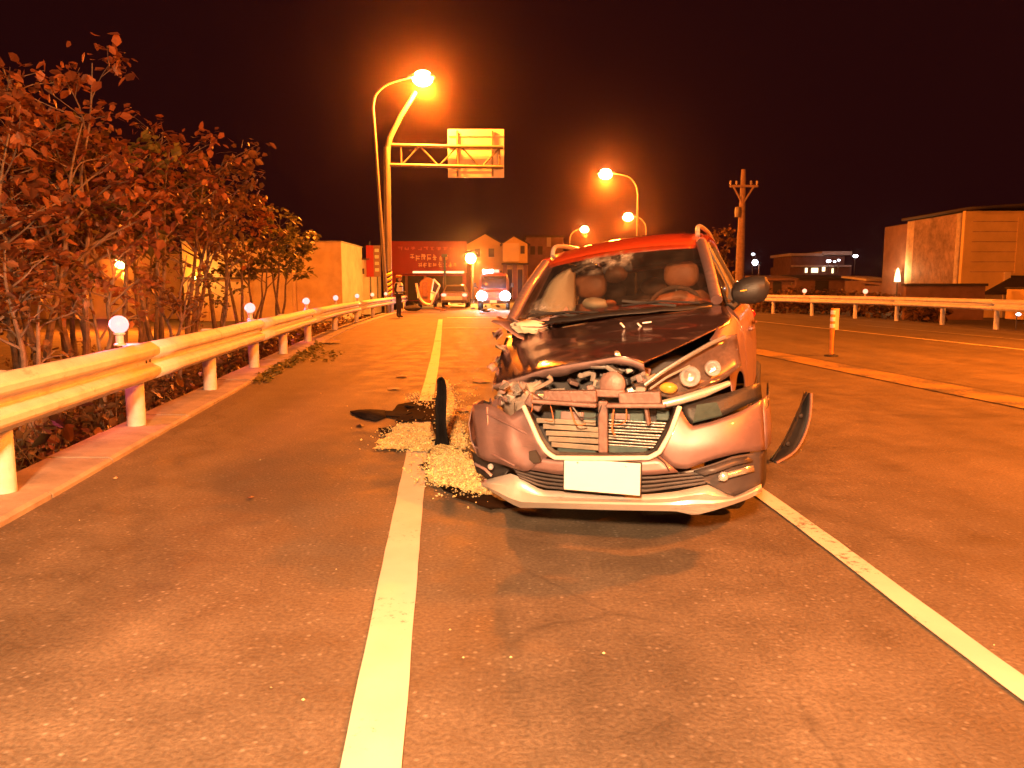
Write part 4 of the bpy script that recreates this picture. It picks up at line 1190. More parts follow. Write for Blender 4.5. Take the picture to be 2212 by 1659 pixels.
# silver skid lip
lipT = [(1040, 1040), (1075, 1030), (1107, 1022), (1130, 1036), (1168, 1058), (1300, 1068), (1400, 1068), (1460, 1062), (1529, 1047), (1556, 1060), (1582, 1074), (1612, 1060), (1645, 1044)]
lipM = [(1040, 1046), (1070, 1058), (1100, 1072), (1128, 1080), (1170, 1082), (1300, 1085), (1400, 1087), (1455, 1086), (1500, 1080), (1540, 1082), (1582, 1079), (1612, 1068), (1645, 1052)]
lipB = [(1042, 1049), (1075, 1068), (1104, 1087), (1124, 1096), (1170, 1096), (1300, 1100), (1400, 1102), (1460, 1103), (1501, 1112), (1540, 1102), (1585, 1088), (1615, 1077), (1645, 1062)]
nn = 40
LT, LM, LB = [resample([Vector((*p, 0)) for p in L], nn) for L in (lipT, lipM, lipB)]
rows = [[PS(q.x, q.y, yoff(.035)) for q in LT], [PS(lerp(a.x, b.x, .6), lerp(a.y, b.y, .6), yoff(.012)) for a, b in zip(LT, LM)], [PS(q.x, q.y, yoff(-.03)) for q in LM], [PS(lerp(a.x, b.x, .25), lerp(a.y, b.y, .25), yoff(-.038)) for a, b in zip(LM, LB)], [PS(q.x, q.y, yoff(-.025)) for q in LB], [PS(q.x, q.y, yoff(-.025)) + Vector((0, .16, -.005)) for q in LB]]
pbuild(MB().grid(rows), 'skid_lip', 'silver_trim', solid=.006, angle=35)
# fog lamp pockets
fr = pbuild(patch([(1467, 1021), (1500, 1014), (1545, 1000), (1584, 985), (1620, 980), (1651, 974)], [(1523, 1040), (1540, 1050), (1560, 1062), (1583, 1073), (1614, 1060), (1648, 1046)], 14, 6, yoff(.03), -.01), 'fog_lamp_pocket', 'dark_plastic', solid=.006, angle=60)
MB().grid([[PS(*p, yoff(d)) for p in ((1551, 1026), (1570, 1020), (1600, 1012), (1626, 1005))] for d in (.005,)] + [[PS(p[0] + 2, p[1] + 13, yoff(d)) for p in ((1551, 1026), (1570, 1020), (1600, 1012), (1626, 1005))] for d in (.0,)]).build('fog_lamp_trim', 'chrome', fr, local=True, smooth=True, solid=.012)
MB().ball(PS(1563, 1029, yoff(.0)), .024, 12).build('fog_lamp_lens', 'lens_bowl', fr, local=True, smooth=True)
MB().grid([[PS(*p, yoff(.01)) for p in ((1498, 1017), (1540, 1005), (1585, 990), (1612, 986))], [PS(*p, yoff(-.012)) for p in ((1520, 1027), (1548, 1020), (1590, 1004), (1628, 996))]]).build('fog_lamp_brow', 'dark_plastic', fr, local=True, smooth=True, solid=.006)
fl = pbuild(patch([(1016, 972), (1040, 984), (1080, 1004), (1108, 1012)], [(1030, 1022), (1044, 1034), (1064, 1046), (1086, 1032)], 12, 6, yoff(.035), -.02, .05), 'broken_fog_pocket', 'black_plastic', solid=.006, angle=50)
MB().ball(PS(1060, 1008, yoff(.02)), .018, 10).build('fog_lamp_lens', 'lens_bowl', fl, local=True, smooth=True)
MB().tube([PS(1026, 1002, yoff(.0)), PS(1048, 1014, yoff(-.01)), PS(1062, 1028, yoff(0))], .008, 6).build('torn_edge', 'inner_panel', fl, local=True, smooth=True)
# arch cladding at the image-right corner
rows = []
for k, (dx, dy, z0, z1) in enumerate([(-.012, .03, .31, .66), (.0, .10, .30, .72), (.008, .2, .31, .76), (.0, .34, .40, .80)]):
    p = PS(1650, 1000, yb)
    rows.append([Vector((p.x + dx, p.y + dy, lerp(z1, z0, j / 6))) for j in range(7)])
pbuild(MB().grid(rows), 'arch_cladding', 'black_plastic', solid=.008)
# plate
a, b = PS(1220, 1061, yoff(-.024)), PS(1384, 995, yoff(-.024))
pc = (a + b) / 2
pl = pbuild(MB().box((pc.x, min(a.y, b.y) - .006, pc.z), (.378, .004, .158)), 'number_plate', 'plate_white', smooth=False, bevel=.0018)
MB().box((pc.x, min(a.y, b.y) - .0005, pc.z), (.39, .006, .17)).build('plate_holder', 'black_plastic', pl, local=True, bevel=.002)
for dx in (-.12, .12): MB().lathe([(0, .003), (.005, .002), (.006, 0)], (pc.x + dx, min(a.y, b.y) - .008, pc.z + .062), (0, -1, 0), 8).build('screw', 'aluminium', pl, local=True)
# ---- cooling pack seen through the open grille
a, b = PX(1146, 985, .30), PX(1462, 880, .30)
pbuild(MB().box(((a.x + b.x) / 2, .36, (a.z + b.z) / 2), (b.x - a.x + .15, .03, b.z - a.z + .1)), 'radiator_core', 'engine_dark', smooth=False, bevel=.01)
rnd = random.Random(3)
nsl = 9
for k in range(nsl):
    py = 912 + k * 6.6
    x0, x1 = (1168 + k * 3, 1440 - k * 3)
    if k in (0,): x0 = 1160
    p0, p1 = PX(x0, py - 1, .265), PX(x1, py - 2, .265)
    mid = (p0 + p1) / 2
    for lo, hi, mm in ((0.0, .47, 'fin_metal'), (.52, 1.0, 'aluminium')):
        q0, q1 = p0.lerp(p1, lo), p0.lerp(p1, hi)
        if lo == 0.0 and k % 2: continue
        hgt = .026 if lo == 0 else .0075
        MB().box((q0 + q1) / 2, ((q1 - q0).length, .02, hgt), Matrix.Rotation(rnd.uniform(-.02, .02), 3, 'Y')).build('condenser_slat', mm, car, local=True, bevel=.002)
for (x0, y0, x1, y1, m) in ((1200, 888, 1289, 908, 'core_teal'), (1309, 884, 1392, 906, 'core_teal'), (1205, 966, 1288, 978, 'core_teal'), (1308, 966, 1400, 977, 'core_teal'), (1212, 890, 1262, 905, 'inner_panel'), (1320, 893, 1362, 905, 'inner_panel'), (1418, 886, 1446, 907, 'core_teal')):
    p, q = PX(x0, y1, .285 - .012 * (m == 'inner_panel')), PX(x1, y0, .285 - .012 * (m == 'inner_panel'))
    pbuild(MB().box((p + q) / 2, (q.x - p.x, .03, q.z - p.z)), 'radiator_tank', m, smooth=False, bevel=.006)
# steel crash frame
def bar(name, p0, p1, w, y, m='steel_beam', d=.05, parent=None, bevel=.008):
    a, b = PX(*p0, y), PX(*p1, y)
    dd = b - a
    ang = math.atan2(dd.z, dd.x)
    return pbuild(MB().box((a + b) / 2, (dd.length, d, w), Matrix.Rotation(-ang, 3, 'Y')), name, m, parent, smooth=False, bevel=bevel)
bar('crash_beam', (1176, 856), (1290, 856), .062, .19)
bar('crash_beam', (1338, 862), (1428, 858), .066, .19)
bar('crash_beam', (1280, 848), (1350, 850), .04, .22)
bar('centre_strut', (1303, 866), (1303, 978), .048, .17, d=.03)
bar('support_post', (1395, 872), (1402, 918), .018, .20)
bar('support_post', (1140, 858), (1172, 878), .07, .21)
bar('upper_retainer', (1150, 866), (1290, 876), .022, .15)
bar('upper_retainer', (1310, 876), (1440, 876), .022, .15)
pbuild(MB().lathe([(0, -.03), (.055, -.028), (.066, -.01), (.066, .02), (.05, .03), (0, .03)], PX(1324, 830, .24), (0, -1, .1), 20), 'horn', 'steel_beam')
# ---- crumpled mechanical parts above the beam
rnd = random.Random(21)
for k in range(46):
    px = rnd.uniform(1096, 1405)
    py = rnd.uniform(lerp(838, 800, (px - 1096) / 300), 862)
    if 1290 < px < 1360 and py > 800: py -= 22
    y = rnd.uniform(.30, .55)
    p = PX(px, py, y)
    m = rnd.choice(['engine_dark', 'engine_dark', 'engine_grey', 'engine_pale', 'steel_beam', 'aluminium', 'inner_panel'])
    e = Matrix.Rotation(rnd.uniform(-.6, .6), 3, 'Y') @ Matrix.Rotation(rnd.uniform(-.7, .7), 3, 'Z')
    if rnd.random() < .6:
        pbuild(MB().box(p, (rnd.uniform(.03, .11), rnd.uniform(.03, .08), rnd.uniform(.02, .05)), e), 'engine_component', m, smooth=False, bevel=.006)
    else:
        q = [p + e @ Vector((rnd.uniform(-.09, .09), rnd.uniform(-.04, .04), rnd.uniform(-.04, .04))) for _ in range(4)]
        pbuild(MB().tube(catmull(q, 5), rnd.uniform(.006, .016), 7), 'hose', m)
p = PX(1385, 848, .22)
pbuild(MB().box(p, (.05, .05, .06)), 'fuse_box', 'engine_pale', smooth=False, bevel=.006)
# dark filler box added so the engine bay stays dark
pbuild(MB().box(Bd(.06, .95, .60), (1.0, .70, .38), Matrix.Rotation(-CAR_ROLL, 3, 'Y')), 'bay_filler', 'engine_dark', smooth=False, bevel=.03)
# ---- smashed image-left headlamp
hl = pbuild(patch([(1078, 842), (1100, 826), (1140, 824), (1165, 834)], [(1070, 868), (1085, 888), (1106, 898), (1126, 884)], 9, 6, yoff(.20), 0, .10), 'smashed_headlight', 'engine_pale', solid=.008, angle=30)
for k in range(9):
    px, py = rnd.uniform(1084, 1142), rnd.uniform(822, 884)
    p = PX(px, py, .22 + rnd.uniform(0, .08))
    e = Matrix.Rotation(rnd.uniform(0, 3), 3, 'Y') @ Matrix.Rotation(rnd.uniform(0, 3), 3, 'X')
    s = rnd.uniform(.03, .07)
    MB().add([p + e @ Vector(v) for v in ((0, 0, 0), (s, 0, s * .3), (s * .4, 0, s), (-s * .2, .01, s * .6))], [(0, 1, 2, 3)]).build('lamp_shard', rnd.choice(['aluminium', 'chrome', 'engine_pale', 'inner_panel']), hl, local=True, solid=.004)
bar('lamp_bracket', (1093, 822), (1084, 850), .035, .25, 'inner_panel', .02, hl)
MB().ball(PX(1122, 893, .20), .02, 10).build('bulb', 'lens_bowl', hl, local=True, smooth=True)
for k in range(9):                     # loose wires and torn plastic straps
    px, py = rnd.uniform(1085, 1400), rnd.uniform(845, 880)
    a_ = PX(px, py, .17); b_ = a_ + Vector((rnd.uniform(-.12, .12), rnd.uniform(-.05, .02), rnd.uniform(-.14, .02)))
    pbuild(MB().tube(catmull([a_, a_.lerp(b_, .4) + Vector((rnd.uniform(-.04, .04), -.02, -.05)), b_], 6), rnd.uniform(.0025, .005), 5), 'loose_wire', rnd.choice(['black_plastic', 'engine_dark', 'leather', 'engine_grey']))
for k in range(7):
    px, py = rnd.uniform(1030, 1120), rnd.uniform(868, 895)
    a_ = PX(px, py, .20); s_ = rnd.uniform(.025, .06)
    e = Matrix.Rotation(rnd.uniform(-1.2, 1.2), 3, 'Y')
    pbuild(MB().add([a_ + e @ Vector(v) for v in ((0, 0, 0), (s_ * .5, -.01, s_ * .2), (s_ * .3, -.02, s_ * 1.2), (-s_ * .15, 0, s_ * .7))], [(0, 1, 2, 3)]), 'torn_edge', rnd.choice(['paint_grey', 'black_plastic', 'inner_panel']), smooth=False, solid=.004)
# ---- bonnet
RW = [([(1094, 728), (1155, 716), (1217, 706), (1338, 688), (1460, 674), (1566, 661)], [1.38, 1.31, 1.25, 1.20, 1.24, 1.36]),
      ([(1088, 745), (1150, 733), (1215, 724), (1338, 706), (1462, 690), (1575, 676)], [1.22, 1.15, 1.09, 1.04, 1.06, 1.14]),
      ([(1081, 772), (1145, 758), (1210, 748), (1335, 730), (1450, 716), (1574, 697)], [1.02, .92, .84, .78, .82, .94]),
      ([(1074, 796), (1140, 780), (1208, 766), (1325, 748), (1415, 744), (1500, 735)], [.86, .72, .62, .54, .56, .66]),
      ([(1067, 822), (1132, 803), (1206, 784), (1310, 770), (1365, 772), (1428, 768)], [.68, .54, .43, .34, .34, .42]),
      ([(1065, 832), (1130, 812), (1204, 791), (1300, 776), (1348, 772), (1391, 786)], [.63, .49, .375, .285, .27, .30])]
rows = []
for pts, yy in RW:
    c = catmull([PX(p[0], p[1], y) for p, y in zip(pts, yy)], 5)
    rows.append(c)
cols = list(zip(*rows))
cols = [catmull(list(c), 4) for c in cols]
rows = list(zip(*cols))
rows = [[p + Vector((0, 0, .006 * noise.noise(p * 4.5) + .002 * math.sin(p.y * 22 + p.x * 5))) for p in r] for r in rows]
hood = pbuild(MB().grid(rows), 'bonnet', 'paint_hood', solid=.006, angle=75)
# inner bonnet panel, buckled, showing below the front edge
fe = rows[-1]
inner = [[p + Vector((0, .004, -.002)) for p in fe], [p + Vector((0, .012, -.022 - .012 * noise.noise(p * 14))) for p in fe], [p + Vector((0, .07 + .02 * noise.noise(p * 11), -.045 - .03 * noise.noise(p * 9 + Vector((3, 0, 0))))) for p in fe], [p + Vector((0, .16, -.05)) for p in fe]]
MB().grid(inner).build('inner_panel', 'inner_panel', hood, local=True, smooth=True, solid=.004, angle=60)
le = [r[0] for r in rows]
MB().grid([le, [p + Vector((-.006, .01, -.04)) for p in le]]).build('side_flange', 'inner_panel', hood, local=True, smooth=True, solid=.004)
# ---- intact headlamp at the image right
def yh(x, z): return .16 + .75 * max(0, x - .28) ** 1.55
hb = pbuild(patch([(1393, 832), (1430, 803), (1472, 778), (1537, 740), (1566, 727), (1590, 722)], [(1400, 842), (1432, 858), (1462, 860), (1515, 838), (1562, 822), (1600, 790)], 16, 7, lambda x, z: yh(x, z) + .06, -.03), 'headlight', 'lamp_inner', solid=.006, angle=60)
MB().tube([PS(q.x, q.y, yh) for q in resample([Vector((*p, 0)) for p in ((1393, 832), (1430, 804), (1472, 778), (1537, 741), (1566, 728))], 16)], .011, 8).build('trim_strip', 'chrome', hb, local=True, smooth=True)
MB().tube([PS(q.x, q.y, lambda x, z: yh(x, z) + .01) for q in resample([Vector((*p, 0)) for p in ((1404, 840), (1440, 815), (1490, 790))], 10)], .006, 6).build('light_guide', 'silver_trim', hb, local=True, smooth=True)
p = PS(1444, 838, lambda x, z: yh(x, z) + .03)
MB().ball(p, .036, 12, (1.25, .6, .8)).build('indicator', 'amber_lens', hb, local=True, smooth=True)
for (px, py, r) in ((1490, 813, .052), (1539, 795, .040)):
    p = PS(px, py, lambda x, z: yh(x, z) + .035)
    MB().lathe([(r, -.004), (r * 1.05, .012), (r * .96, .020), (r * .8, -.01), (r * .5, -.03), (0, -.035)], p, (.25, -1, .05), 18).build('reflector_bowl', 'lens_bowl', hb, local=True, smooth=True)
    MB().ball(p + Vector((.0, -.006, 0)), r * .66, 14, (1, .55, 1)).build('projector_lens', 'lamp_glass', hb, local=True, smooth=True)
patch([(1395, 831), (1430, 802), (1472, 777), (1537, 739), (1568, 726), (1592, 721)], [(1401, 842), (1432, 858), (1462, 860), (1515, 838), (1562, 822), (1602, 790)], 16, 7, lambda x, z: yh(x, z) - .012, .012).build('lamp_cover', 'lamp_glass', hb, local=True, smooth=True, solid=.003)
pbuild(MB().tube([PS(1432, 873, yoff(.05)), PS(1470, 864, yoff(.05)), PS(1520, 849, yoff(.06)), PS(1575, 828, yoff(.10))], [.020, .022, .022, .014], 10), 'lamp_sill', 'silver_trim')
# ---- flanks: fender, doors, rear quarter on both sides
def flank_pt(y, v, side):
    arch = 0
    for yc in (.90, 3.50):
        d = abs(y - yc)
        if d < .37: arch = max(arch, .30 + math.sqrt(.37 ** 2 - d * d))
    zt = interp(y, [.5, .9, 1.4, 3.0, 4.2], [.86, .94, 1.03, 1.06, 1.08])
    zb = max(.24, arch)
    z = lerp(zt, zb, v)
    hgt = (z - .24) / (zt - .24)
    x = interp(hgt, [0, .2, .55, .8, .93, 1], [.80, .855, .875, .865, .83, .775])
    x *= interp(y, [.45, .7, 1.1, 1.6, 3.5, 4.0, 4.25], [.90, .95, .985, 1.0, 1.0, .95, .86]) * .965
    if side < 0: x *= interp(y, [1.3, 1.9, 2.3], [.86, .97, 1.0])      # driven in on the struck side
    return Bd(side * x, y, z)
def flank(name, y0, y1, side, m='paint_grey', crum=0):
    n = max(8, int((y1 - y0) * 26))
    rows = []
    for j in range(11):
        row = []
        for i in range(n + 1):
            p = flank_pt(lerp(y0, y1, i / n), j / 10, side)
            if crum: p += Vector((side * -1, .3, .3)) * crum * noise.noise(p * 6)
            row.append(p)
        rows.append(row)
    return pbuild(MB().grid(rows), name, m, solid=.006, angle=70)
for side in (1, -1):
    if side > 0: flank('fender', .60, 1.34, side)
    fd = flank('front_door', 1.348, 2.36, side)
    rd = flank('rear_door', 2.368, 3.13, side)
    flank('rear_quarter', 3.138, 4.22, side)
    for d_, yy in ((fd, 2.2), (rd, 3.0)):
        a, b = flank_pt(yy - .12, .24, side), flank_pt(yy + .06, .24, side)
        o_ = Vector((side * .03, 0, 0))
        MB().tube(catmull([a, a + o_, b + o_, b], 4), .011, 8).build('handle', 'paint_grey', d_, local=True, smooth=True)
    # cladding along the sill
    pbuild(MB().grid([[flank_pt(lerp(1.28, 3.12, i / 20), v, side) + Vector((side * .012, 0, 0)) for i in range(21)] for v in (.80, .9, 1.0)]), 'sill_cladding', 'black_plastic', solid=.012)
    # roof side and pillars
    ed = [(1.42, .69, 1.08), (1.72, .635, 1.30), (2.05, .575, 1.485), (2.5, .565, 1.535), (3.1, .56, 1.53), (3.7, .55, 1.47), (4.0, .545, 1.38)]
    pbuild(MB().tube(catmull([Bd(side * x, y, z) for y, x, z in ed[:3]], 6), .038, 10), 'windscreen_pillar', 'paint_grey')
    pbuild(MB().tube(catmull([Bd(side * x, y, z) for y, x, z in ed[2:]], 5), .040, 10), 'roof_side', 'paint_orange')
    for yy, top_y in ((2.36, 2.42), (3.15, 3.10)):
        pbuild(MB().tube([flank_pt(yy, 0, side), Bd(side * .565, top_y, 1.50)], .035, 8), 'door_pillar', 'black_plastic')
    pbuild(MB().grid([[flank_pt(3.5, 0, side), flank_pt(3.95, 0, side), flank_pt(4.2, 0, side)], [Bd(side * .555, 3.3, 1.50), Bd(side * .55, 3.7, 1.46), Bd(side * .545, 4.0, 1.38)]]), 'rear_pillar', 'paint_grey', solid=.02)
    for nm, ya, yb_, ta, tb in (('front_side_window', 1.50, 2.33, 2.02, 2.39), ('rear_side_window', 2.39, 3.12, 2.45, 3.07), ('quarter_window', 3.18, 3.5, 3.13, 3.3)):
        rows = [[flank_pt(lerp(ya, yb_, i / 6), 0, side).lerp(Bd(side * .565, lerp(ta, tb, i / 6), 1.49), f) + Vector((side * .02 * math.sin(f * 3.14), 0, 0)) for i in range(7)] for f in (0, .33, .66, 1)]
        pbuild(MB().grid(rows), nm, 'side_glass', solid=.004)
    # roof rail
    pbuild(MB().tube(catmull([Bd(side * .545, y, z) for y, z in ((2.16, 1.545), (2.24, 1.61), (2.5, 1.635), (3.2, 1.63), (3.7, 1.57), (3.85, 1.52))], 5), .017, 8), 'roof_rail', 'silver_trim')
    tl = pbuild(MB().ball(Bd(side * .70, 4.16, .90), .1, 12, (1.4, .6, .8)), 'tail_light', 'tail_red')
# image-right fender bulging behind the lamp
# ---- roof
rows = []
for y, w, z, cr in ((1.99, .545, 1.470, .02), (2.07, .55, 1.535, .03), (2.22, .55, 1.595, .04), (2.5, .55, 1.63, .05), (3.1, .545, 1.63, .05), (3.7, .535, 1.57, .04), (4.05, .52, 1.44, .05)):
    rows.append([Bd(u * w, y - (.09 * (1 - u * u) if y < 2.1 else 0) + (.05 * (1 - u * u) if y > 4 else 0), z - cr * u * u) for u in [-1 + k / 8 for k in range(17)]])
pbuild(MB().grid(rows), 'roof', 'paint_orange', solid=.008, angle=60)
pbuild(MB().tube(catmull([Bd(.50, 3.95, 1.42), Bd(0, 4.02, 1.46), Bd(-.50, 3.95, 1.42)], 5), .03, 8), 'spoiler', 'paint_orange')
pbuild(MB().tube([Bd(0, 3.85, 1.56), Bd(0, 3.98, 1.72)], .008, 6), 'aerial', 'black_plastic')
# tailgate
rows = [[Bd(u * w, y, z) for u in (-1, -.5, 0, .5, 1)] for w, y, z in ((.74, 4.20, 1.08), (.76, 4.27, .85), (.74, 4.29, .6), (.70, 4.25, .35))]
pbuild(MB().grid(rows), 'tailgate', 'paint_grey', solid=.01)
pbuild(MB().grid([[Bd(u * .52, 4.03, 1.42) for u in (-1, 0, 1)], [Bd(u * .70, 4.20, 1.08) for u in (-1, 0, 1)]]), 'rear_window', 'side_glass', solid=.004)
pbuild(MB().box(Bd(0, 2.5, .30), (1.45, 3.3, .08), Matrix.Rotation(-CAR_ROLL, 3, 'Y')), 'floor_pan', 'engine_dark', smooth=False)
# ---- windscreen and cowl
rows = []
for j in range(9):
    f = j / 8
    row = []
    for k in range(15):
        u = -1 + k / 7
        w = lerp(.665, .545, f)
        row.append(Bd(u * w, lerp(1.42, 2.04, f) - lerp(.17, .10, f) * (1 - u * u), lerp(1.065, 1.485, f) + .02 * (1 - u * u)))
    rows.append(row)
pbuild(MB().grid(rows), 'windscreen', 'windscreen_glass', solid=.005)
wr = rows[0]
pbuild(MB().grid([[p + Vector((0, -.10, -.03 + .01 * noise.noise(p * 20))) for p in wr], [p + Vector((0, -.03, -.01)) for p in wr], [p + Vector((0, .02, -.002)) for p in wr]]), 'cowl_panel', 'black_plastic', solid=.006)
for s in ((.12, .60), (-.50, .02)):
    a, b = Bd(s[1], 1.27, 1.075), Bd(s[0], 1.27, 1.11)
    wpr = pbuild(MB().tube([a, a.lerp(b, .5) + Vector((0, -.03, .02)), b], .008, 6), 'wiper', 'black_plastic')
    MB().box(b.lerp(a, .35) + Vector((0, .0, .01)), (.34, .012, .016), Matrix.Rotation(.08, 3, 'Y')).build('blade', 'rubber', wpr, local=True)
# buckled metal where the cowl meets the image-left fender
for k in range(10):
    px, py = rnd.uniform(1105, 1210), rnd.uniform(690, 715)
    py = lerp(712, 692, (px - 1105) / 105) + rnd.uniform(-7, 5)
    p = PX(px, py, 1.28 + rnd.uniform(-.06, .06))
    e = Matrix.Rotation(rnd.uniform(-.5, .5), 3, 'X') @ Matrix.Rotation(rnd.uniform(-.5, .5), 3, 'Y')
    s = rnd.uniform(.06, .14)
    g = MB().grid([[p + e @ Vector((u * s, v * s * .5, .03 * noise.noise(p * 5 + Vector((u * 2, v * 2, k))))) for u in (-1, -.5, 0, .5, 1)] for v in (-1, 0, 1)])
    pbuild(g, 'torn_cowl_piece', rnd.choice(['engine_pale', 'inner_panel', 'dark_plastic', 'paint_grey']), solid=.004, angle=40)
pbuild(MB().ball(PX(1140, 706, 1.24), .085, 14, (1.5, .6, .5), .5), 'torn_cowl_piece', 'airbag')
for k in range(8):
    p = PX(rnd.uniform(1062, 1090), rnd.uniform(712, 795), rnd.uniform(.85, 1.15))
    e = Matrix.Rotation(rnd.uniform(-1, 1), 3, 'Y') @ Matrix.Rotation(rnd.uniform(-1, 1), 3, 'X')
    s = rnd.uniform(.015, .045)
    g = MB().grid([[p + e @ Vector((u * s, v * s, .03 * noise.noise(p * 7 + Vector((u * 2, v * 2, k))))) for u in (-1, 0, 1)] for v in (-1, 0, 1)])
    pbuild(g, 'torn_fender_piece', rnd.choice(['paint_grey', 'inner_panel', 'engine_pale']), solid=.004)
# bonnet star chip where the wiper cowl was hit: bright torn clips
for px, py in ((1398, 700), (1384, 708), (1402, 712), (1345, 706)):
    p = PX(px, py, .98)
    pbuild(MB().box(p + Vector((0, -.01, .01)), (rnd.uniform(.03, .06), .012, .010), Matrix.Rotation(rnd.uniform(-.9, .9), 3, 'Y')), 'torn_clip', 'aluminium', smooth=False, bevel=.002)
# ---- cabin
pbuild(MB().grid([[Bd(u * .70, y, z + .02 * math.cos(u * 2)) for u in [-1 + k / 6 for k in range(13)]] for y, z in ((1.36, 1.03), (1.55, 1.06), (1.72, 1.05), (1.80, .96), (1.80, .6))]), 'dashboard', 'dash', solid=.02)
for s, nm in ((1, 'seat'), (-1, 'seat')):
    x0 = .36 * s
    st = pbuild(MB().grid([[Bd(x0 + math.cos(a) * w, 2.48 + yo + math.sin(a) * .09, z) for a in [2 * math.pi * k / 16 for k in range(16)]] for w, z, yo in ((.05, .50, -.05), (.24, .52, -.05), (.26, .7, -.02), (.25, .95, .03), (.21, 1.10, .07), (.15, 1.16, .08), (.02, 1.17, .08))], True), 'seat', 'leather')
    MB().ball(Bd(x0, 2.55, 1.30), .125, 20, (1.08, .55, .82), pw=.72).build('headrest', 'leather', st, local=True, smooth=True)
    for dx in (-.05, .05): MB().tube([Bd(x0 + dx, 2.56, 1.12), Bd(x0 + dx, 2.56, 1.24)], .008, 6).build('headrest_post', 'chrome', st, local=True)
    MB().box(Bd(x0, 2.25, .52), (.5, .5, .16), Matrix.Rotation(-CAR_ROLL, 3, 'Y')).build('cushion', 'leather', st, local=True, bevel=.04)
pbuild(MB().grid([[Bd(u * .60, 3.35 + yo, z) for u in [-1 + k / 5 for k in range(11)]] for z, yo in ((.5, -.1), (.8, 0), (1.12, .08), (1.16, .14))]), 'rear_bench', 'leather_dark', solid=.08)
for s in (-1, 0, 1): pbuild(MB().ball(Bd(s * .36, 3.46, 1.25), .11, 12, (1.1, .5, .75)), 'rear_headrest', 'leather_dark')
# steering wheel on the image-right side with its burst airbag
wc = Bd(.36, 1.92, 1.03)
ax = Vector((0, -.85, .45)).normalized(); e1 = Vector((1, 0, .1)).normalized(); e2 = ax.cross(e1)
ring = [wc + (e1 * math.cos(a) + e2 * math.sin(a)) * .19 for a in [2 * math.pi * k / 28 for k in range(29)]]
sw = pbuild(MB().tube(ring, .016, 8, caps=False), 'steering_wheel', 'leather_dark')
MB().ball(wc, .06, 12).build('hub', 'dash', sw, local=True, smooth=True)
for a in (.1, 3.04, -1.57): MB().tube([wc, wc + (e1 * math.cos(a) + e2 * math.sin(a)) * .18], .013, 6).build('spoke', 'dash', sw, local=True)
MB().tube([PX(1400, 676, 1.80), PX(1430, 648, 1.84), PX(1470, 640, 1.86), PX(1508, 655, 1.86), PX(1522, 682, 1.84)], [.02, .04, .045, .045, .03], 10).build('burst_airbag', 'leather', sw, local=True, smooth=True)
# passenger airbags hanging from the dash at the image left
def sag(cx_, cy_, y, w, h, name, m):
    n, k = 14, 10
    rows = []
    for j in range(k + 1):
        t = math.pi * j / k
        row = []
        for i in range(n):
            a = 2 * math.pi * i / n
            px = cx_ + w * math.sin(t) * math.cos(a) * (1 + .1 * math.sin(3 * a))
            dy = .10 * math.sin(t) * math.sin(a)
            p = PX(px, cy_ - h * math.cos(t), y + dy)
            row.append(p + Vector((0, .03, .02)) * noise.noise(p * 6))
        rows.append(row)
    return pbuild(MB().grid(rows, True), name, m)
q0 = [PX(1234, 583, 1.93), PX(1212, 592, 1.90), PX(1186, 618, 1.86), PX(1168, 660, 1.80), PX(1172, 676, 1.78)]
q1 = [PX(1240, 590, 1.99), PX(1240, 625, 1.97), PX(1241, 650, 1.93), PX(1240, 668, 1.88), PX(1236, 676, 1.84)]
rows = []
for k in range(9):
    f = k / 8
    rows.append([a.lerp(b, f) + Vector((0, -.09 * math.sin(f * 3.14), 0)) + Vector((0, .03, 0)) * noise.noise(a.lerp(b, f) * 7) for a, b in zip(catmull(q0, 4), catmull(q1, 4))])
pbuild(MB().grid(rows), 'side_airbag', 'airbag', solid=.03)
sag(1287, 657, 1.78, 30, 15, 'dash_airbag', 'airbag')
sag(1315, 655, 1.82, 17, 10, 'dash_pad', 'leather')
sag(1330, 592, 1.98, 26, 20, 'ceiling_trim', 'leather_dark')
pbuild(MB().box(Bd(-.02, 1.97, 1.38), (.22, .03, .065), Matrix.Rotation(-CAR_ROLL, 3, 'Y')), 'cabin_mirror', 'dash', smooth=False, bevel=.015)
sag(1300, 680, 1.62, 26, 12, 'dash_binnacle', 'dash')
sag(1235, 690, 1.5, 24, 12, 'dash_vent', 'dark_plastic')
pbuild(MB().box(Bd(.05, 1.60, 1.075), (.13, .02, .02), Matrix.Rotation(-CAR_ROLL + .1, 3, 'Y')), 'dash_vent', 'engine_pale', smooth=False, bevel=.005)
# ---- door mirror at the image right
mp = PX(1618, 627, 1.58)
rows = []
for s, w, h in ((-.115, .018, .02), (-.10, .05, .055), (-.04, .075, .085), (.04, .08, .092), (.10, .065, .08), (.13, .02, .03)):
    rows.append([mp + Vector((s * .95, math.cos(a) * w * .8, math.sin(a) * h + s * .12)) for a in [2 * math.pi * k / 14 for k in range(14)]])
mr_ = pbuild(MB().grid(rows, True), 'door_mirror', 'black_plastic')
MB().tube([PX(1592, 652, 1.6), PX(1580, 663, 1.56), Bd(.76, 1.56, 1.05)], [.028, .03, .03], 8).build('mirror_arm', 'black_plastic', mr_, local=True, smooth=True)
MB().tube([mp + Vector((-.05, -.062, -.005)), mp + Vector((-.01, -.068, .002))], .005, 6).build('repeater', 'amber_lens', mr_, local=True, smooth=True)
MB().grid([[mp + Vector((s, .058, z)) for s in (-.08, 0, .09)] for z in (-.055, .06)]).build('mirror_glass', 'chrome', mr_, local=True, solid=.004)
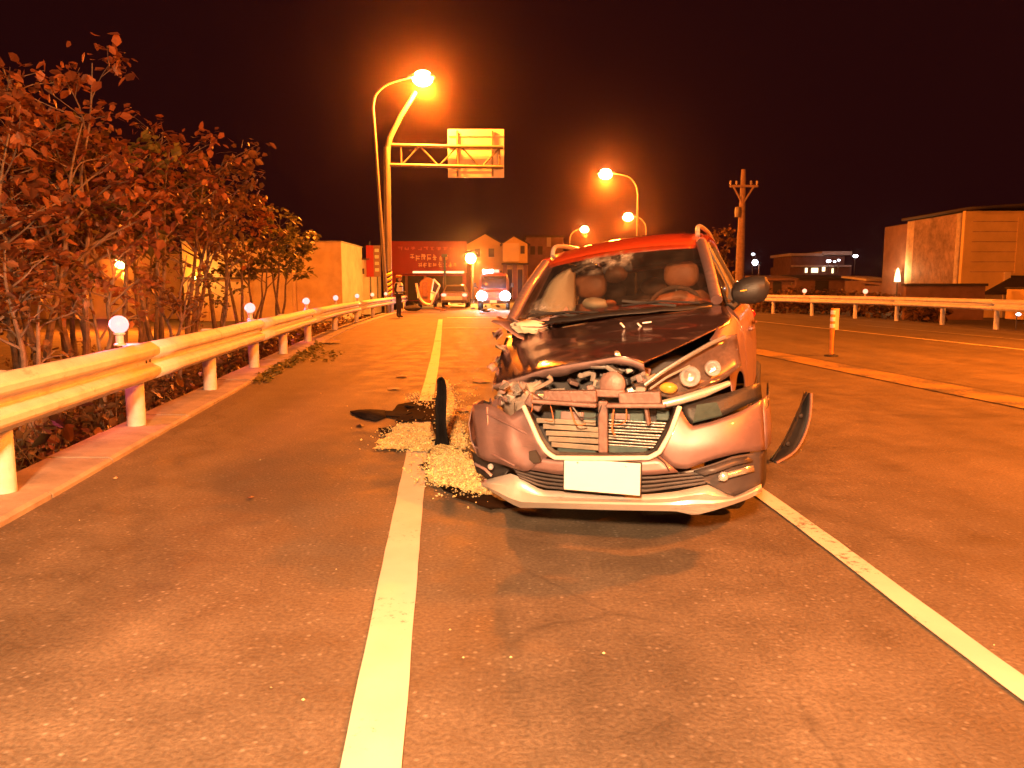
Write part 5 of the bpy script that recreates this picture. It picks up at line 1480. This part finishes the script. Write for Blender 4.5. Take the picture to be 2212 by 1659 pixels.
# ---- wheels
def wheel(c, side, tilt=0.0, turn=0.0):
    c = Vector(c)
    axis = Vector((side * math.cos(turn) * math.cos(tilt), math.sin(turn) * side, math.sin(tilt)))
    w = MB().lathe([(.20, -.09), (.30, -.10), (.325, -.075), (.33, -.03), (.33, .03), (.325, .075), (.30, .10), (.20, .09)], c, axis, 28)
    t_ = pbuild(w, 'wheel', 'rubber')
    MB().lathe([(.205, .085), (.195, .07), (.18, .03), (.06, .045), (.05, .06), (0, .062)], c, axis, 28).build('rim', 'rim_metal', t_, local=True, smooth=True)
    for k in range(5):
        a = 2 * math.pi * k / 5
        u = axis.orthogonal().normalized(); v = axis.cross(u)
        d = u * math.cos(a) + v * math.sin(a)
        MB().tube([c + axis * .065 + d * .04, c + axis * .075 + d * .19], [.03, .018], 6).build('spoke', 'rim_metal', t_, local=True, smooth=True)
wheel((.70, 3.50, .33), 1); wheel((-.76, 3.50, .33), -1)
wheel((.67, .92, .36), 1, 0, .15)
wheel((-.58, 1.10, .34), -1, .15, -.1)

# ================================================================== LOOSE PIECES ON THE ROAD
# torn arch liner at the image right
q = [(1668, 996), (1690, 958), (1708, 920), (1726, 884), (1745, 848)]
base = at(1672, 1002, z=0)
Yq = base.y
t = thing('torn_arch_liner', 'torn black curved arch liner standing beside the right front corner of the car', 'car part', (base.x, base.y, 0))
inn, out = [], []
for i, (px, py) in enumerate(q):
    f = i / 4
    p = at(px, py, Y=Yq + .25 * f)
    inn.append(p - Vector((0, 0, .0)))
for i, (px, py) in enumerate([(1676, 1000), (1712, 978), (1734, 945), (1748, 900), (1751, 850)]):
    f = i / 4
    out.append(at(px, py, Y=Yq + .02 + .25 * f))
A, B_ = catmull(inn, 5), catmull(out, 5)
sh = MB().grid([[a.lerp(b, f) + Vector((0, .10 * math.sin(math.pi * f), 0)) for a, b in zip(A, B_)] for f in (0, .2, .4, .6, .8, 1)]).build('liner', 'black_plastic', t, smooth=True, solid=.006)
MB().tube([b + Vector((.003, -.004, 0)) for b in B_], .012, 7).build('painted_edge', 'paint_grey', t, smooth=True)
for k in (6, 14): MB().lathe([(0, .01), (.016, .008), (.018, 0)], A[k].lerp(B_[k], .45) + Vector((0, .03, 0)), (0, -1, 0), 8).build('clip', 'dark_metal', t)
# upright black strip in the sand by the edge line
b = at(952, 968, z=0)
t = thing('torn_bumper_strip', 'tall black torn bumper strip standing upright in the sand by the white line', 'car part', b)
Ys = b.y
L_ = [at(*p, Y=Ys) for p in ((938, 985), (941, 960), (943, 920), (943, 880), (944, 845), (947, 820), (952, 815))]
R_ = [at(*p, Y=Ys) for p in ((986, 990), (970, 962), (963, 920), (963, 880), (963, 845), (960, 822), (954, 815))]
L_, R_ = catmull(L_, 4), catmull(R_, 4)
rn = random.Random(4)
L_ = [p + Vector((rn.uniform(-.008, .004), 0, 0)) for p in L_]
MB().grid([[a.lerp(c, f) + Vector((0, .05 * math.sin(math.pi * f) + .02 * math.sin(i * .5), 0)) for i, (a, c) in enumerate(zip(L_, R_))] for f in (0, .25, .5, .75, 1)]).build('strip', 'matt_black', t, smooth=True, solid=.012)
for k in (5, 9, 14): MB().box(L_[k] + Vector((-.012, 0, 0)), (.04, .012, .012)).build('clip', 'matt_black', t)
b = at(800, 897, z=0)
t = thing('torn_plastic_blade', 'flat black tapered plastic blade lying on the shoulder left of the white line', 'car part', b)
pts = [(756, 889), (775, 886), (800, 885), (832, 887), (834, 901), (812, 909), (785, 904), (766, 896)]
poly = [at(*p, z=.012) for p in pts]
ctr = sum(poly, Vector()) / len(poly) + Vector((0, 0, .03))
MB().add(poly + [ctr], [(i, (i + 1) % len(poly), len(poly)) for i in range(len(poly))]).build('blade', 'matt_black', t, smooth=True, solid=.012)
MB().prism([at(*p, z=.01) for p in ((832, 889), (878, 891), (880, 903), (834, 900))], (0, 0, .012)).build('bracket', 'matt_black', t, bevel=.004)
for k in range(5):
    p = at(rn.uniform(868, 925), rn.uniform(872, 908), z=.015)
    MB().box(p, (rn.uniform(.05, .14), rn.uniform(.1, .25), .02), Matrix.Rotation(rn.uniform(-.5, .5), 3, 'Z') @ Matrix.Rotation(rn.uniform(-.15, .15), 3, 'X')).build('fragment', 'matt_black', t, bevel=.004)
# dark fluid that ran out over the lane and the edge line
st_ = MB()
for poly in ([(858, 874), (905, 866), (950, 868), (966, 880), (968, 930), (985, 965), (1010, 985), (990, 1000), (945, 998), (938, 960), (936, 912), (900, 912), (866, 908), (846, 898)], [(905, 1006), (935, 1000), (1020, 1040), (1062, 1072), (1120, 1092), (1080, 1098), (1020, 1085), (960, 1060)], [(820, 925), (850, 922), (870, 934), (850, 944), (826, 938)]):
    ring_ = catmull([at(*p, z=.0135) for p in poly] + [at(*poly[0], z=.0135)], 5)[:-1]
    ring_ = [p + Vector((rn.gauss(0, .012), rn.gauss(0, .015), 0)) for p in ring_]
    st_.add(ring_, [tuple(range(len(ring_)))])
tag(st_.build('oil_stain', 'oil'), 'dark wet fluid stain spread on the road around the black strip', 'stain', kind='stuff')
# spilled sand / glass crumbs
def inside(pt, poly):
    x, y = pt; c = False
    for i in range(len(poly)):
        x1, y1 = poly[i]; x2, y2 = poly[i - 1]
        if (y1 > y) != (y2 > y) and x < (x2 - x1) * (y - y1) / (y2 - y1) + x1: c = not c
    return c
POLY = [[(930, 992), (990, 990), (1014, 1004), (1024, 1026), (1034, 1052), (1058, 1070), (1040, 1072), (990, 1056), (932, 1044)],
        [(964, 822), (972, 840), (980, 880), (990, 915), (1004, 952), (1008, 975), (990, 968), (966, 940), (962, 880)],
        [(816, 972), (830, 950), (870, 918), (918, 930), (936, 960), (920, 978), (870, 974)],
        [(880, 862), (905, 850), (938, 858), (936, 885), (900, 880)],
        [(936, 960), (975, 968), (1010, 990), (1000, 1000), (934, 995)]]
DENS = [4600, 2400, 1700, 260, 900]
sd = MB(); gl_ = MB()
rn = random.Random(9)
for poly, nd in zip(POLY, DENS):
    wp = [tuple(at(*p, z=0).xy) for p in poly]
    xs_ = [p[0] for p in wp]; ys_ = [p[1] for p in wp]
    for k in range(nd):
        for _ in range(20):
            x, y = rn.uniform(min(xs_), max(xs_)), rn.uniform(min(ys_), max(ys_))
            if inside((x, y), wp): break
        sp = 4.0 if rn.random() < .22 else 1.0
        x += rn.gauss(0, .025) * sp; y += rn.gauss(0, .035) * sp
        s = rn.uniform(.003, .008) * rn.uniform(.6, 1.7)
        c = Vector((x, y, s * .5 + abs(rn.gauss(0, .004)) + .012))
        e = [Vector((rn.uniform(-1, 1), rn.uniform(-1, 1), rn.uniform(-1, 1))) * s * .4 for _ in range(6)]
        vs = [c + Vector(v) * s + j for v, j in zip(((1, 0, 0), (-1, 0, 0), (0, 1, 0), (0, -1, 0), (0, 0, .8), (0, 0, -.8)), e)]
        (gl_ if rn.random() < .3 else sd).add(vs, [(0, 2, 4), (2, 1, 4), (1, 3, 4), (3, 0, 4), (2, 0, 5), (1, 2, 5), (3, 1, 5), (0, 3, 5)])
    # a thin bed under the grains
    if nd > 400:
        wpv = [Vector((p[0], p[1], 0)) for p in wp]
        cc = sum(wpv, Vector()) / len(wpv)
        ringp = catmull(wpv + [wpv[0]], 5)[:-1]
        ringp = [p + Vector((rn.gauss(0, .02), rn.gauss(0, .02), 0)) for p in ringp]
        n_ = len(ringp)
        lv = [[cc.lerp(p, f) + Vector((0, 0, .0155 + z)) for p in ringp] for f, z in ((1, 0), (.8, .002), (.5, .004), (.05, .005))]
        sd.grid(lv, True)
tag(sd.build('spilled_sand', 'sand'), 'pale sand spread over the spill beside the crashed car', 'sand', kind='stuff')
tag(gl_.build('glass_crumbs', 'glass_crumb'), 'glittering crumbs of broken glass on the sand beside the car', 'broken glass', kind='stuff')
bits = MB()
for k in range(110):
    Yk = rn.uniform(2.2, 32); Xk = rn.uniform(xrail(Yk) + .6, 2.8 if Yk < 12 else 2.2)
    s = rn.uniform(.003, .007) * (1 + Yk * .03)
    c = Vector((Xk, Yk, s * .6))
    vs = [c + Vector(v) * s for v in ((1, 0, 0), (-1, 0, 0), (0, 1.2, 0), (0, -.8, 0), (0, 0, .8), (0, 0, -.6))]
    bits.add(vs, [(0, 2, 4), (2, 1, 4), (1, 3, 4), (3, 0, 4), (2, 0, 5), (1, 2, 5), (3, 1, 5), (0, 3, 5)])
tag(bits.build('road_grit', 'glass_crumb'), 'scattered grit and tiny glass bits over the lanes', 'grit', kind='stuff')
# small leaf scraps and litter, each a thing of its own
def scrap(px, py, s, label, m='litter', seed=1):
    rq = random.Random(seed)
    c = at(px, py, z=.0)
    n = 7
    pts = [c + Vector((math.cos(6.283 * i / n) * s * rq.uniform(.6, 1.2), math.sin(6.283 * i / n) * s * 1.2 * rq.uniform(.6, 1.2), .006 + rq.uniform(0, s * .25))) for i in range(n)]
    o = MB().add(pts + [c + Vector((0, 0, .01 + s * .3))], [(i, (i + 1) % n, n) for i in range(n)]).build('scrap', m, at=c, solid=.003)
    tag(o, label, 'scrap')
scrap(542, 1077, .022, 'small dark leaf scrap on the shoulder below the second rail post', 'leather_dark', 3)
scrap(250, 1035, .018, 'tiny pale pebble beside the kerb near the first rail post', 'litter', 4)
scrap(710, 742, .28, 'glittering torn piece lying by the far kerb weeds', 'glass_crumb', 5)
scrap(851, 842, .09, 'pale torn scrap left of the white line beyond the sand', 'litter', 6)
scrap(868, 815, .10, 'orange-lit scrap left of the white line, farthest from the camera', 'litter', 7)
scrap(778, 922, .05, 'dark chip just below the black plastic blade', 'black_plastic', 8)
scrap(1040, 826, .14, 'pale flat scrap on the road left of the bonnet', 'litter', 9)
scrap(1000, 889, .09, 'orange-lit scrap by the crushed wing of the car', 'litter', 10)

# ================================================================== POLICE OFFICER
def person(loc, label):
    t = thing('person', label, 'person', loc)
    me = bpy.data.meshes.new('body')
    J = {  # joint: (x, y, z, rx, ry)
        'pelvis': (0, 0, .95, .155, .12), 'waist': (0, 0, 1.08, .145, .11), 'chest': (0, .0, 1.30, .17, .12), 'neckb': (0, 0, 1.47, .075, .07), 'neck': (0, -.01, 1.53, .055, .058), 'head': (0, -.03, 1.62, .085, .10), 'crown': (0, -.02, 1.73, .07, .085),
        'lhip': (.09, 0, .90, .095, .10), 'lknee': (.10, -.01, .50, .068, .07), 'lank': (.11, .02, .10, .048, .055), 'ltoe': (.12, -.13, .045, .042, .04),
        'rhip': (-.09, 0, .90, .095, .10), 'rknee': (-.10, -.01, .50, .068, .07), 'rank': (-.11, .02, .10, .048, .055), 'rtoe': (-.12, -.13, .045, .042, .04),
        'lsho': (.20, 0, 1.42, .07, .07), 'lelb': (.27, .02, 1.15, .05, .05), 'lwri': (.20, -.18, 1.06, .036, .036), 'lpalm': (.16, -.24, 1.07, .036, .03),
        'rsho': (-.20, 0, 1.42, .07, .07), 'relb': (-.27, .02, 1.15, .05, .05), 'rwri': (-.22, -.12, .95, .036, .036), 'rpalm': (-.21, -.16, .88, .036, .03)}
    E = [('pelvis', 'waist'), ('waist', 'chest'), ('chest', 'neckb'), ('neckb', 'neck'), ('neck', 'head'), ('head', 'crown')]
    for s in 'lr':
        E += [('pelvis', s + 'hip'), (s + 'hip', s + 'knee'), (s + 'knee', s + 'ank'), (s + 'ank', s + 'toe'), ('chest', s + 'sho'), (s + 'sho', s + 'elb'), (s + 'elb', s + 'wri'), (s + 'wri', s + 'palm')]
        p = Vector(J[s + 'palm'][:3]); w = Vector(J[s + 'wri'][:3])
        d = (p - w).normalized()
        side = d.cross(Vector((0, 0, 1))).normalized() if abs(d.z) < .8 else Vector((0, 1, 0))
        for k in range(4):
            b0 = p + side * (k - 1.5) * .021 + d * .03
            J[f'{s}f{k}a'] = (*b0, .009, .009)
            J[f'{s}f{k}b'] = (*(b0 + d * (.05 - .006 * abs(k - 1.5)) + Vector((0, 0, -.018))), .008, .008)
            E += [(s + 'palm', f'{s}f{k}a'), (f'{s}f{k}a', f'{s}f{k}b')]
        th = p - d * .02 + side * .045
        J[f'{s}t'] = (*th, .010, .010); J[f'{s}t2'] = (*(th + d * .04), .009, .009)
        E += [(s + 'palm', f'{s}t'), (f'{s}t', f'{s}t2')]
    keys = list(J)
    me.from_pydata([J[k][:3] for k in keys], [(keys.index(a), keys.index(b)) for a, b in E], [])
    o = bpy.data.objects.new('body', me)
    COL.objects.link(o)
    o.parent = t
    o.modifiers.new('skin', 'SKIN')
    sv = me.skin_vertices[0].data if me.skin_vertices else None
    if sv is None:
        bm = bmesh.new(); bm.from_mesh(me); bm.verts.layers.skin.verify(); bm.to_mesh(me); bm.free()
        sv = me.skin_vertices[0].data
    for i, k in enumerate(keys):
        sv[i].radius = J[k][3:5]
        sv[i].use_root = (k == 'pelvis')
    s_ = o.modifiers.new('sub', 'SUBSURF'); s_.levels = 2; s_.render_levels = 2
    me.materials.append(MAT['uniform'])
    FRAME[o.name] = FRAME[t.name]
    f = Vector(loc)
    # head skin, hair, cap, reflective vest
    MB().ball((0, -.045, 1.635), .098, 16, (.86, 1.0, 1.2)).build('face', 'skin', t, local=True, smooth=True)
    MB().ball((0, -.148, 1.625), .018, 8, (.7, 1, 1.3)).build('nose', 'skin', t, local=True, smooth=True)
    for s in (-1, 1): MB().ball((s * .035, -.128, 1.655), .012, 8).build('eye', 'hair', t, local=True, smooth=True)
    for s in (-1, 1): MB().ball((s * .088, -.035, 1.63), .022, 8, (.5, .8, 1.3)).build('ear', 'skin', t, local=True, smooth=True)
    MB().ball((0, -.01, 1.66), .102, 14, (.92, 1.0, 1.05)).build('hair', 'hair', t, local=True, smooth=True)
    MB().lathe([(.0, .10), (.10, .095), (.135, .06), (.115, .02), (.11, -.03), (.10, -.03)], (0, -.02, 1.70), n=18).build('cap', 'cap_orange', t, local=True, smooth=True)
    MB().grid([[Vector((math.cos(a) * .105, -.03 - abs(math.sin(a)) * r_, 1.69 - .02 * (r_ > .12))) for a in [math.pi + math.pi * k / 8 for k in range(9)]] for r_ in (.09, .165)]).build('cap_peak', 'hair', t, local=True, smooth=True, solid=.008)
    rows = []
    for z, a, b in ((1.02, .20, .165), (1.12, .195, .16), (1.25, .215, .165), (1.38, .235, .160), (1.47, .17, .12), (1.50, .10, .09)):
        rows.append([Vector((math.cos(q) * a, math.sin(q) * b, z)) for q in [2 * math.pi * k / 20 for k in range(20)]])
    v = MB().grid(rows, True).build('reflective_vest', 'vest_white', t, local=True, smooth=True, solid=.012)
    for z in (1.06, 1.30):
        MB().grid([[Vector((math.cos(q) * .222, math.sin(q) * .176, zz)) for q in [2 * math.pi * k / 20 for k in range(20)]] for zz in (z, z + .05)], True).build('stripe', 'vest_blue', v, local=True, smooth=True)
    MB().lathe([(.19, 0), (.205, .01), (.205, .05), (.19, .06)], (0, 0, .97), n=18).build('belt', 'hair', t, local=True, smooth=True)
    return t
pl_ = at(862, 687, z=0)
po = person((pl_.x, pl_.y, 0.0), 'police officer in dark uniform and white reflective vest by the left rail')
po.rotation_euler = (0, 0, R(70))

# ================================================================== VEHICLES AT THE FAR SCENE
def far_wheel(t, c, axis=(1, 0, 0), r=.33):
    w = MB().lathe([(.2, -.09), (r - .03, -.1), (r, -.06), (r, .06), (r - .03, .1), (.2, .09)], c, axis, 18).build('wheel', 'rubber', t, smooth=True)
    MB().lathe([(.2, .08), (.17, .04), (0, .05)], c, axis, 14).build('rim', 'rim_metal', w, smooth=True)
# recovery van facing the camera with its headlamps on
Yv = 44.0
xc = X(1066, Yv)
t = thing('van', 'dark red van facing the camera with both headlamps blazing white', 'van', (xc, Yv, 0))
hw = .88
def vsec(y, zt, w, zb=.35): return [Vector((xc + s * w * a, Yv + y, lerp(zb, zt, b))) for s, a, b in ((-1, .96, 0), (-1, 1, .25), (-1, 1, .5), (-1, .95, .8), (-1, .82, .96), (-1, .4, 1.0), (1, .4, 1.0), (1, .82, .96), (1, .95, .8), (1, 1, .5), (1, 1, .25), (1, .96, 0))]
MB().grid([vsec(0, .85, hw * .93, .4), vsec(.08, 1.0, hw), vsec(.55, 1.15, hw), vsec(1.15, 1.98, hw), vsec(1.5, 2.12, hw), vsec(4.4, 2.12, hw), vsec(4.6, 1.9, hw * .95)]).add(vsec(0, .85, hw * .93, .4), [tuple(range(12))]).build('body', 'van_paint', t, smooth=True, angle=35)
MB().grid([[Vector((xc + u * hw * .80, Yv + lerp(.62, 1.12, f) - .03, lerp(1.22, 1.92, f))) for u in (-1, -.5, 0, .5, 1)] for f in (0, .5, 1)]).build('windscreen', 'van_glass', t, smooth=True, solid=.02)
MB().box((xc, Yv - .03, .48), (hw * 1.9, .14, .2)).build('bumper', 'black_plastic', t, bevel=.04)
MB().box((xc, Yv - .012, .76), (.75, .04, .16)).build('grille', 'dark_plastic', t, bevel=.02)
for k in range(3): MB().box((xc, Yv - .045, .71 + .05 * k), (.72, .02, .014)).build('grille_bar', 'chrome', t)
MB().box((xc, Yv - .11, .50), (.38, .012, .15)).build('number_plate', 'plate_white', t)
for s in (-1, 1):
    hl_ = MB().ball((xc + s * .66, Yv - .03, .80), .30, 16, (.95, .5, .9)).build('headlight', 'headlamp_glow', t, smooth=True)
    lamp('headlamp_beam', (xc + s * .66, Yv - .16, .80), 30000, (.85, .92, 1.0), .08, t, spot=R(15), aim=(0, 0, 1.5), blend=.9)
    MB().tube([(xc + s * hw, Yv + .75, 1.25), (xc + s * (hw + .16), Yv + .7, 1.35)], .03, 6).build('mirror_arm', 'black_plastic', t)
    MB().box((xc + s * (hw + .19), Yv + .7, 1.42), (.16, .09, .26)).build('door_mirror', 'black_plastic', t, bevel=.03)
    far_wheel(t, (xc + s * .80, Yv + .85, .33)); far_wheel(t, (xc + s * .80, Yv + 3.6, .33))
lb = MB().box((xc - .1, Yv + 1.9, 2.20), (1.1, .25, .13)).build('light_bar', 'dark_metal', t, bevel=.03)
for dx, m in ((-.42, 'flash_glow'), (-.1, 'flash_glow'), (.25, 'tail_glow')):
    MB().box((xc - .1 + dx, Yv + 1.76, 2.22), (.28, .08, .16)).build('flasher', m, lb, bevel=.02)
# parked saloon seen from behind
Yc = 50.0
xc = X(982, Yc)
t = thing('parked_saloon', 'grey saloon parked tail towards the camera with red lights beside the van', 'car', (xc, Yc, 0))
hw = .86
def ssec(y, zt, w, zb=.30, tw=.9): return [Vector((xc + s * w * a, Yc + y, lerp(zb, zt, b))) for s, a, b in ((-1, .95, 0), (-1, 1, .35), (-1, .99, .7), (-1, tw, .95), (-1, tw * .6, 1), (1, tw * .6, 1), (1, tw, .95), (1, .99, .7), (1, 1, .35), (1, .95, 0))]
MB().grid([ssec(0, .92, hw * .95), ssec(.1, .98, hw), ssec(.6, 1.0, hw), ssec(2.8, .98, hw), ssec(4.1, .80, hw * .95), ssec(4.3, .65, hw * .85)]).add(ssec(0, .92, hw * .95), [tuple(range(10))]).build('body', 'sedan_paint', t, smooth=True, angle=35)
MB().grid([[Vector((xc + u * w, Yc + y, z)) for u in (-1, -.6, 0, .6, 1)] for w, y, z in ((.76, .45, .99), (.60, .95, 1.38), (.58, 1.3, 1.43), (.58, 2.2, 1.42), (.74, 3.0, .98))]).build('roof', 'sedan_paint', t, smooth=True, solid=.03)
MB().grid([[Vector((xc + u * w, Yc + y - .03, z)) for u in (-.9, 0, .9)] for w, y, z in ((.72, .48, 1.02), (.60, .92, 1.34))]).build('rear_window', 'van_glass', t, solid=.02)
for s in (-1, 1):
    MB().grid([[Vector((xc + s * a, Yc + y, z)) for y, a, z in ((.6, .78, 1.0), (1.6, .79, 1.0), (2.8, .77, 1.0))], [Vector((xc + s * a, Yc + y, z)) for y, a, z in ((1.0, .61, 1.38), (1.6, .60, 1.40), (2.2, .60, 1.40))]]).build('side_window', 'van_glass', t, solid=.02)
    MB().ball((xc + s * .66, Yc + .0, .80), .13, 12, (1.3, .35, .8)).build('tail_light', 'tail_glow', t, smooth=True)
    far_wheel(t, (xc + s * .76, Yc + .85, .31), r=.31); far_wheel(t, (xc + s * .76, Yc + 3.4, .31), r=.31)
MB().box((xc - .05, Yc - .035, .60), (1.1, .02, .22)).build('number_plate_panel', 'wreck_pale', t, bevel=.01)
MB().box((xc, Yc - .04, .40), (1.55, .12, .18)).build('bumper', 'black_plastic', t, bevel=.04)
# the second wreck, end-on, its panels burst open
Yw = 46.5
t = thing('wrecked_minicar', 'crumpled brown minicar wreck seen end-on with pale torn edges by the officer', 'car', (X(926, Yw), Yw, 0))
def wp(px, py, dy=0): return at(px, py, Y=Yw + dy)
rnd = random.Random(31)
def wsec(dy, k=1.0):
    return [wp(*p, dy) + Vector((rnd.gauss(0, .05), 0, rnd.gauss(0, .04))) for p in ((912, 660), (904, 645), (900, 628), (908, 608), (922, 600), (936, 604), (946, 618), (944, 640), (936, 657))]
MB().grid([wsec(0), wsec(.5), wsec(1.2), wsec(2.2)], True).add(wsec(0.02), [tuple(range(9))]).build('body', 'wreck_brown', t, smooth=True, angle=30)
MB().tube(catmull([wp(899, 612, -.2), wp(903, 630, -.25), wp(908, 645, -.25), wp(918, 655, -.3), wp(930, 658, -.28)], 5), .075, 7).build('torn_rim', 'wreck_pale', t, smooth=True)
MB().tube(catmull([wp(930, 658, -.28), wp(936, 648, -.26), wp(941, 634, -.25)], 5), .06, 7).build('torn_rim', 'wreck_pale', t, smooth=True)
dpts = [wp(937, 603, -.2), wp(950, 617, -.2), wp(942, 634, -.25), wp(932, 630, -.25)]
for k in range(4): MB().tube([dpts[k], dpts[(k + 1) % 4]], .055, 6).build('door_frame', 'wreck_blue_grey', t, smooth=True)
MB().add(dpts, [(0, 1, 2, 3)]).build('door_glass', 'van_glass', t, solid=.03)
MB().prism([wp(930, 632, -.22), wp(941, 635, -.22), wp(936, 650, -.22), wp(929, 648, -.22)], (0, .08, 0)).build('door_panel', 'vest_white', t)
MB().box(wp(918, 625, -.06), (.3, .06, .9)).build('seat_back', 'leather_dark', t, bevel=.03)
for s, px in ((-1, 908), (1, 940)): far_wheel(t, at(px, 655, Y=Yw + .6), r=.26)
# debris on the ground before the vehicles
words = {'wreck_pale': 'pale', 'wreck_brown': 'brown', 'black_plastic': 'black', 'litter': 'tan', 'dark_plastic': 'dark grey'}
count = ['leftmost', 'second', 'third', 'fourth', 'fifth', 'sixth', 'seventh', 'eighth', 'ninth', 'tenth', 'eleventh', 'twelfth', 'thirteenth', 'fourteenth', 'fifteenth', 'rightmost']
pos = sorted((rnd.uniform(938, 1098), rnd.uniform(656, 676)) for k in range(16))
for k, (px, py) in enumerate(pos):
    c = at(px, py, z=0)
    n = 6; s = rnd.uniform(.14, .40)
    pts = [c + Vector((math.cos(6.283 * i / n) * s * rnd.uniform(.5, 1.2), math.sin(6.283 * i / n) * s * rnd.uniform(.5, 1.2), rnd.uniform(.01, .16))) for i in range(n)]
    mm = rnd.choice(list(words))
    o = MB().add(pts + [c + Vector((0, 0, rnd.uniform(.1, .25)))], [(i, (i + 1) % n, n) for i in range(n)]).build('wreckage_piece', mm, at=c, solid=.02)
    tag(o, f'{words[mm]} torn wreckage scrap on the far road, {count[k]}' + (' from the left' if 0 < k < 15 else ' of the row'), 'wreckage', 'wreckage strewn before the van')
cn = at(888, 672, z=0)
bg = thing('kit_bag', 'low dark bag lying at the feet of the officer', 'bag', cn)
MB().ball(cn + Vector((.1, 0, .16)), .32, 14, (1.5, .7, .5), .25).build('body', 'uniform', bg, smooth=True)
MB().tube(catmull([cn + Vector((-.12, 0, .28)), cn + Vector((.1, 0, .46)), cn + Vector((.32, 0, .28))], 5), .02, 6).build('handle', 'hair', bg, smooth=True)

# ================================================================== NIGHT HAZE
hz = MB().box((0, 560, 6.2), (1700, 1500, 17.0))
m = bpy.data.materials.new('haze_air'); m.use_nodes = True; MAT['haze_air'] = m
N, L = m.node_tree.nodes, m.node_tree.links
N.clear()
o_ = N.new('ShaderNodeOutputMaterial'); pv = N.new('ShaderNodeVolumePrincipled')
pv.inputs['Color'].default_value = (.95, .66, .62, 1)
pv.inputs['Density'].default_value = HAZE
pv.inputs['Anisotropy'].default_value = 0.97
L.new(pv.outputs[0], o_.inputs['Volume'])
tag(hz.build('haze', 'haze_air'), 'thin night haze glowing round the lamps', 'haze', kind='stuff')
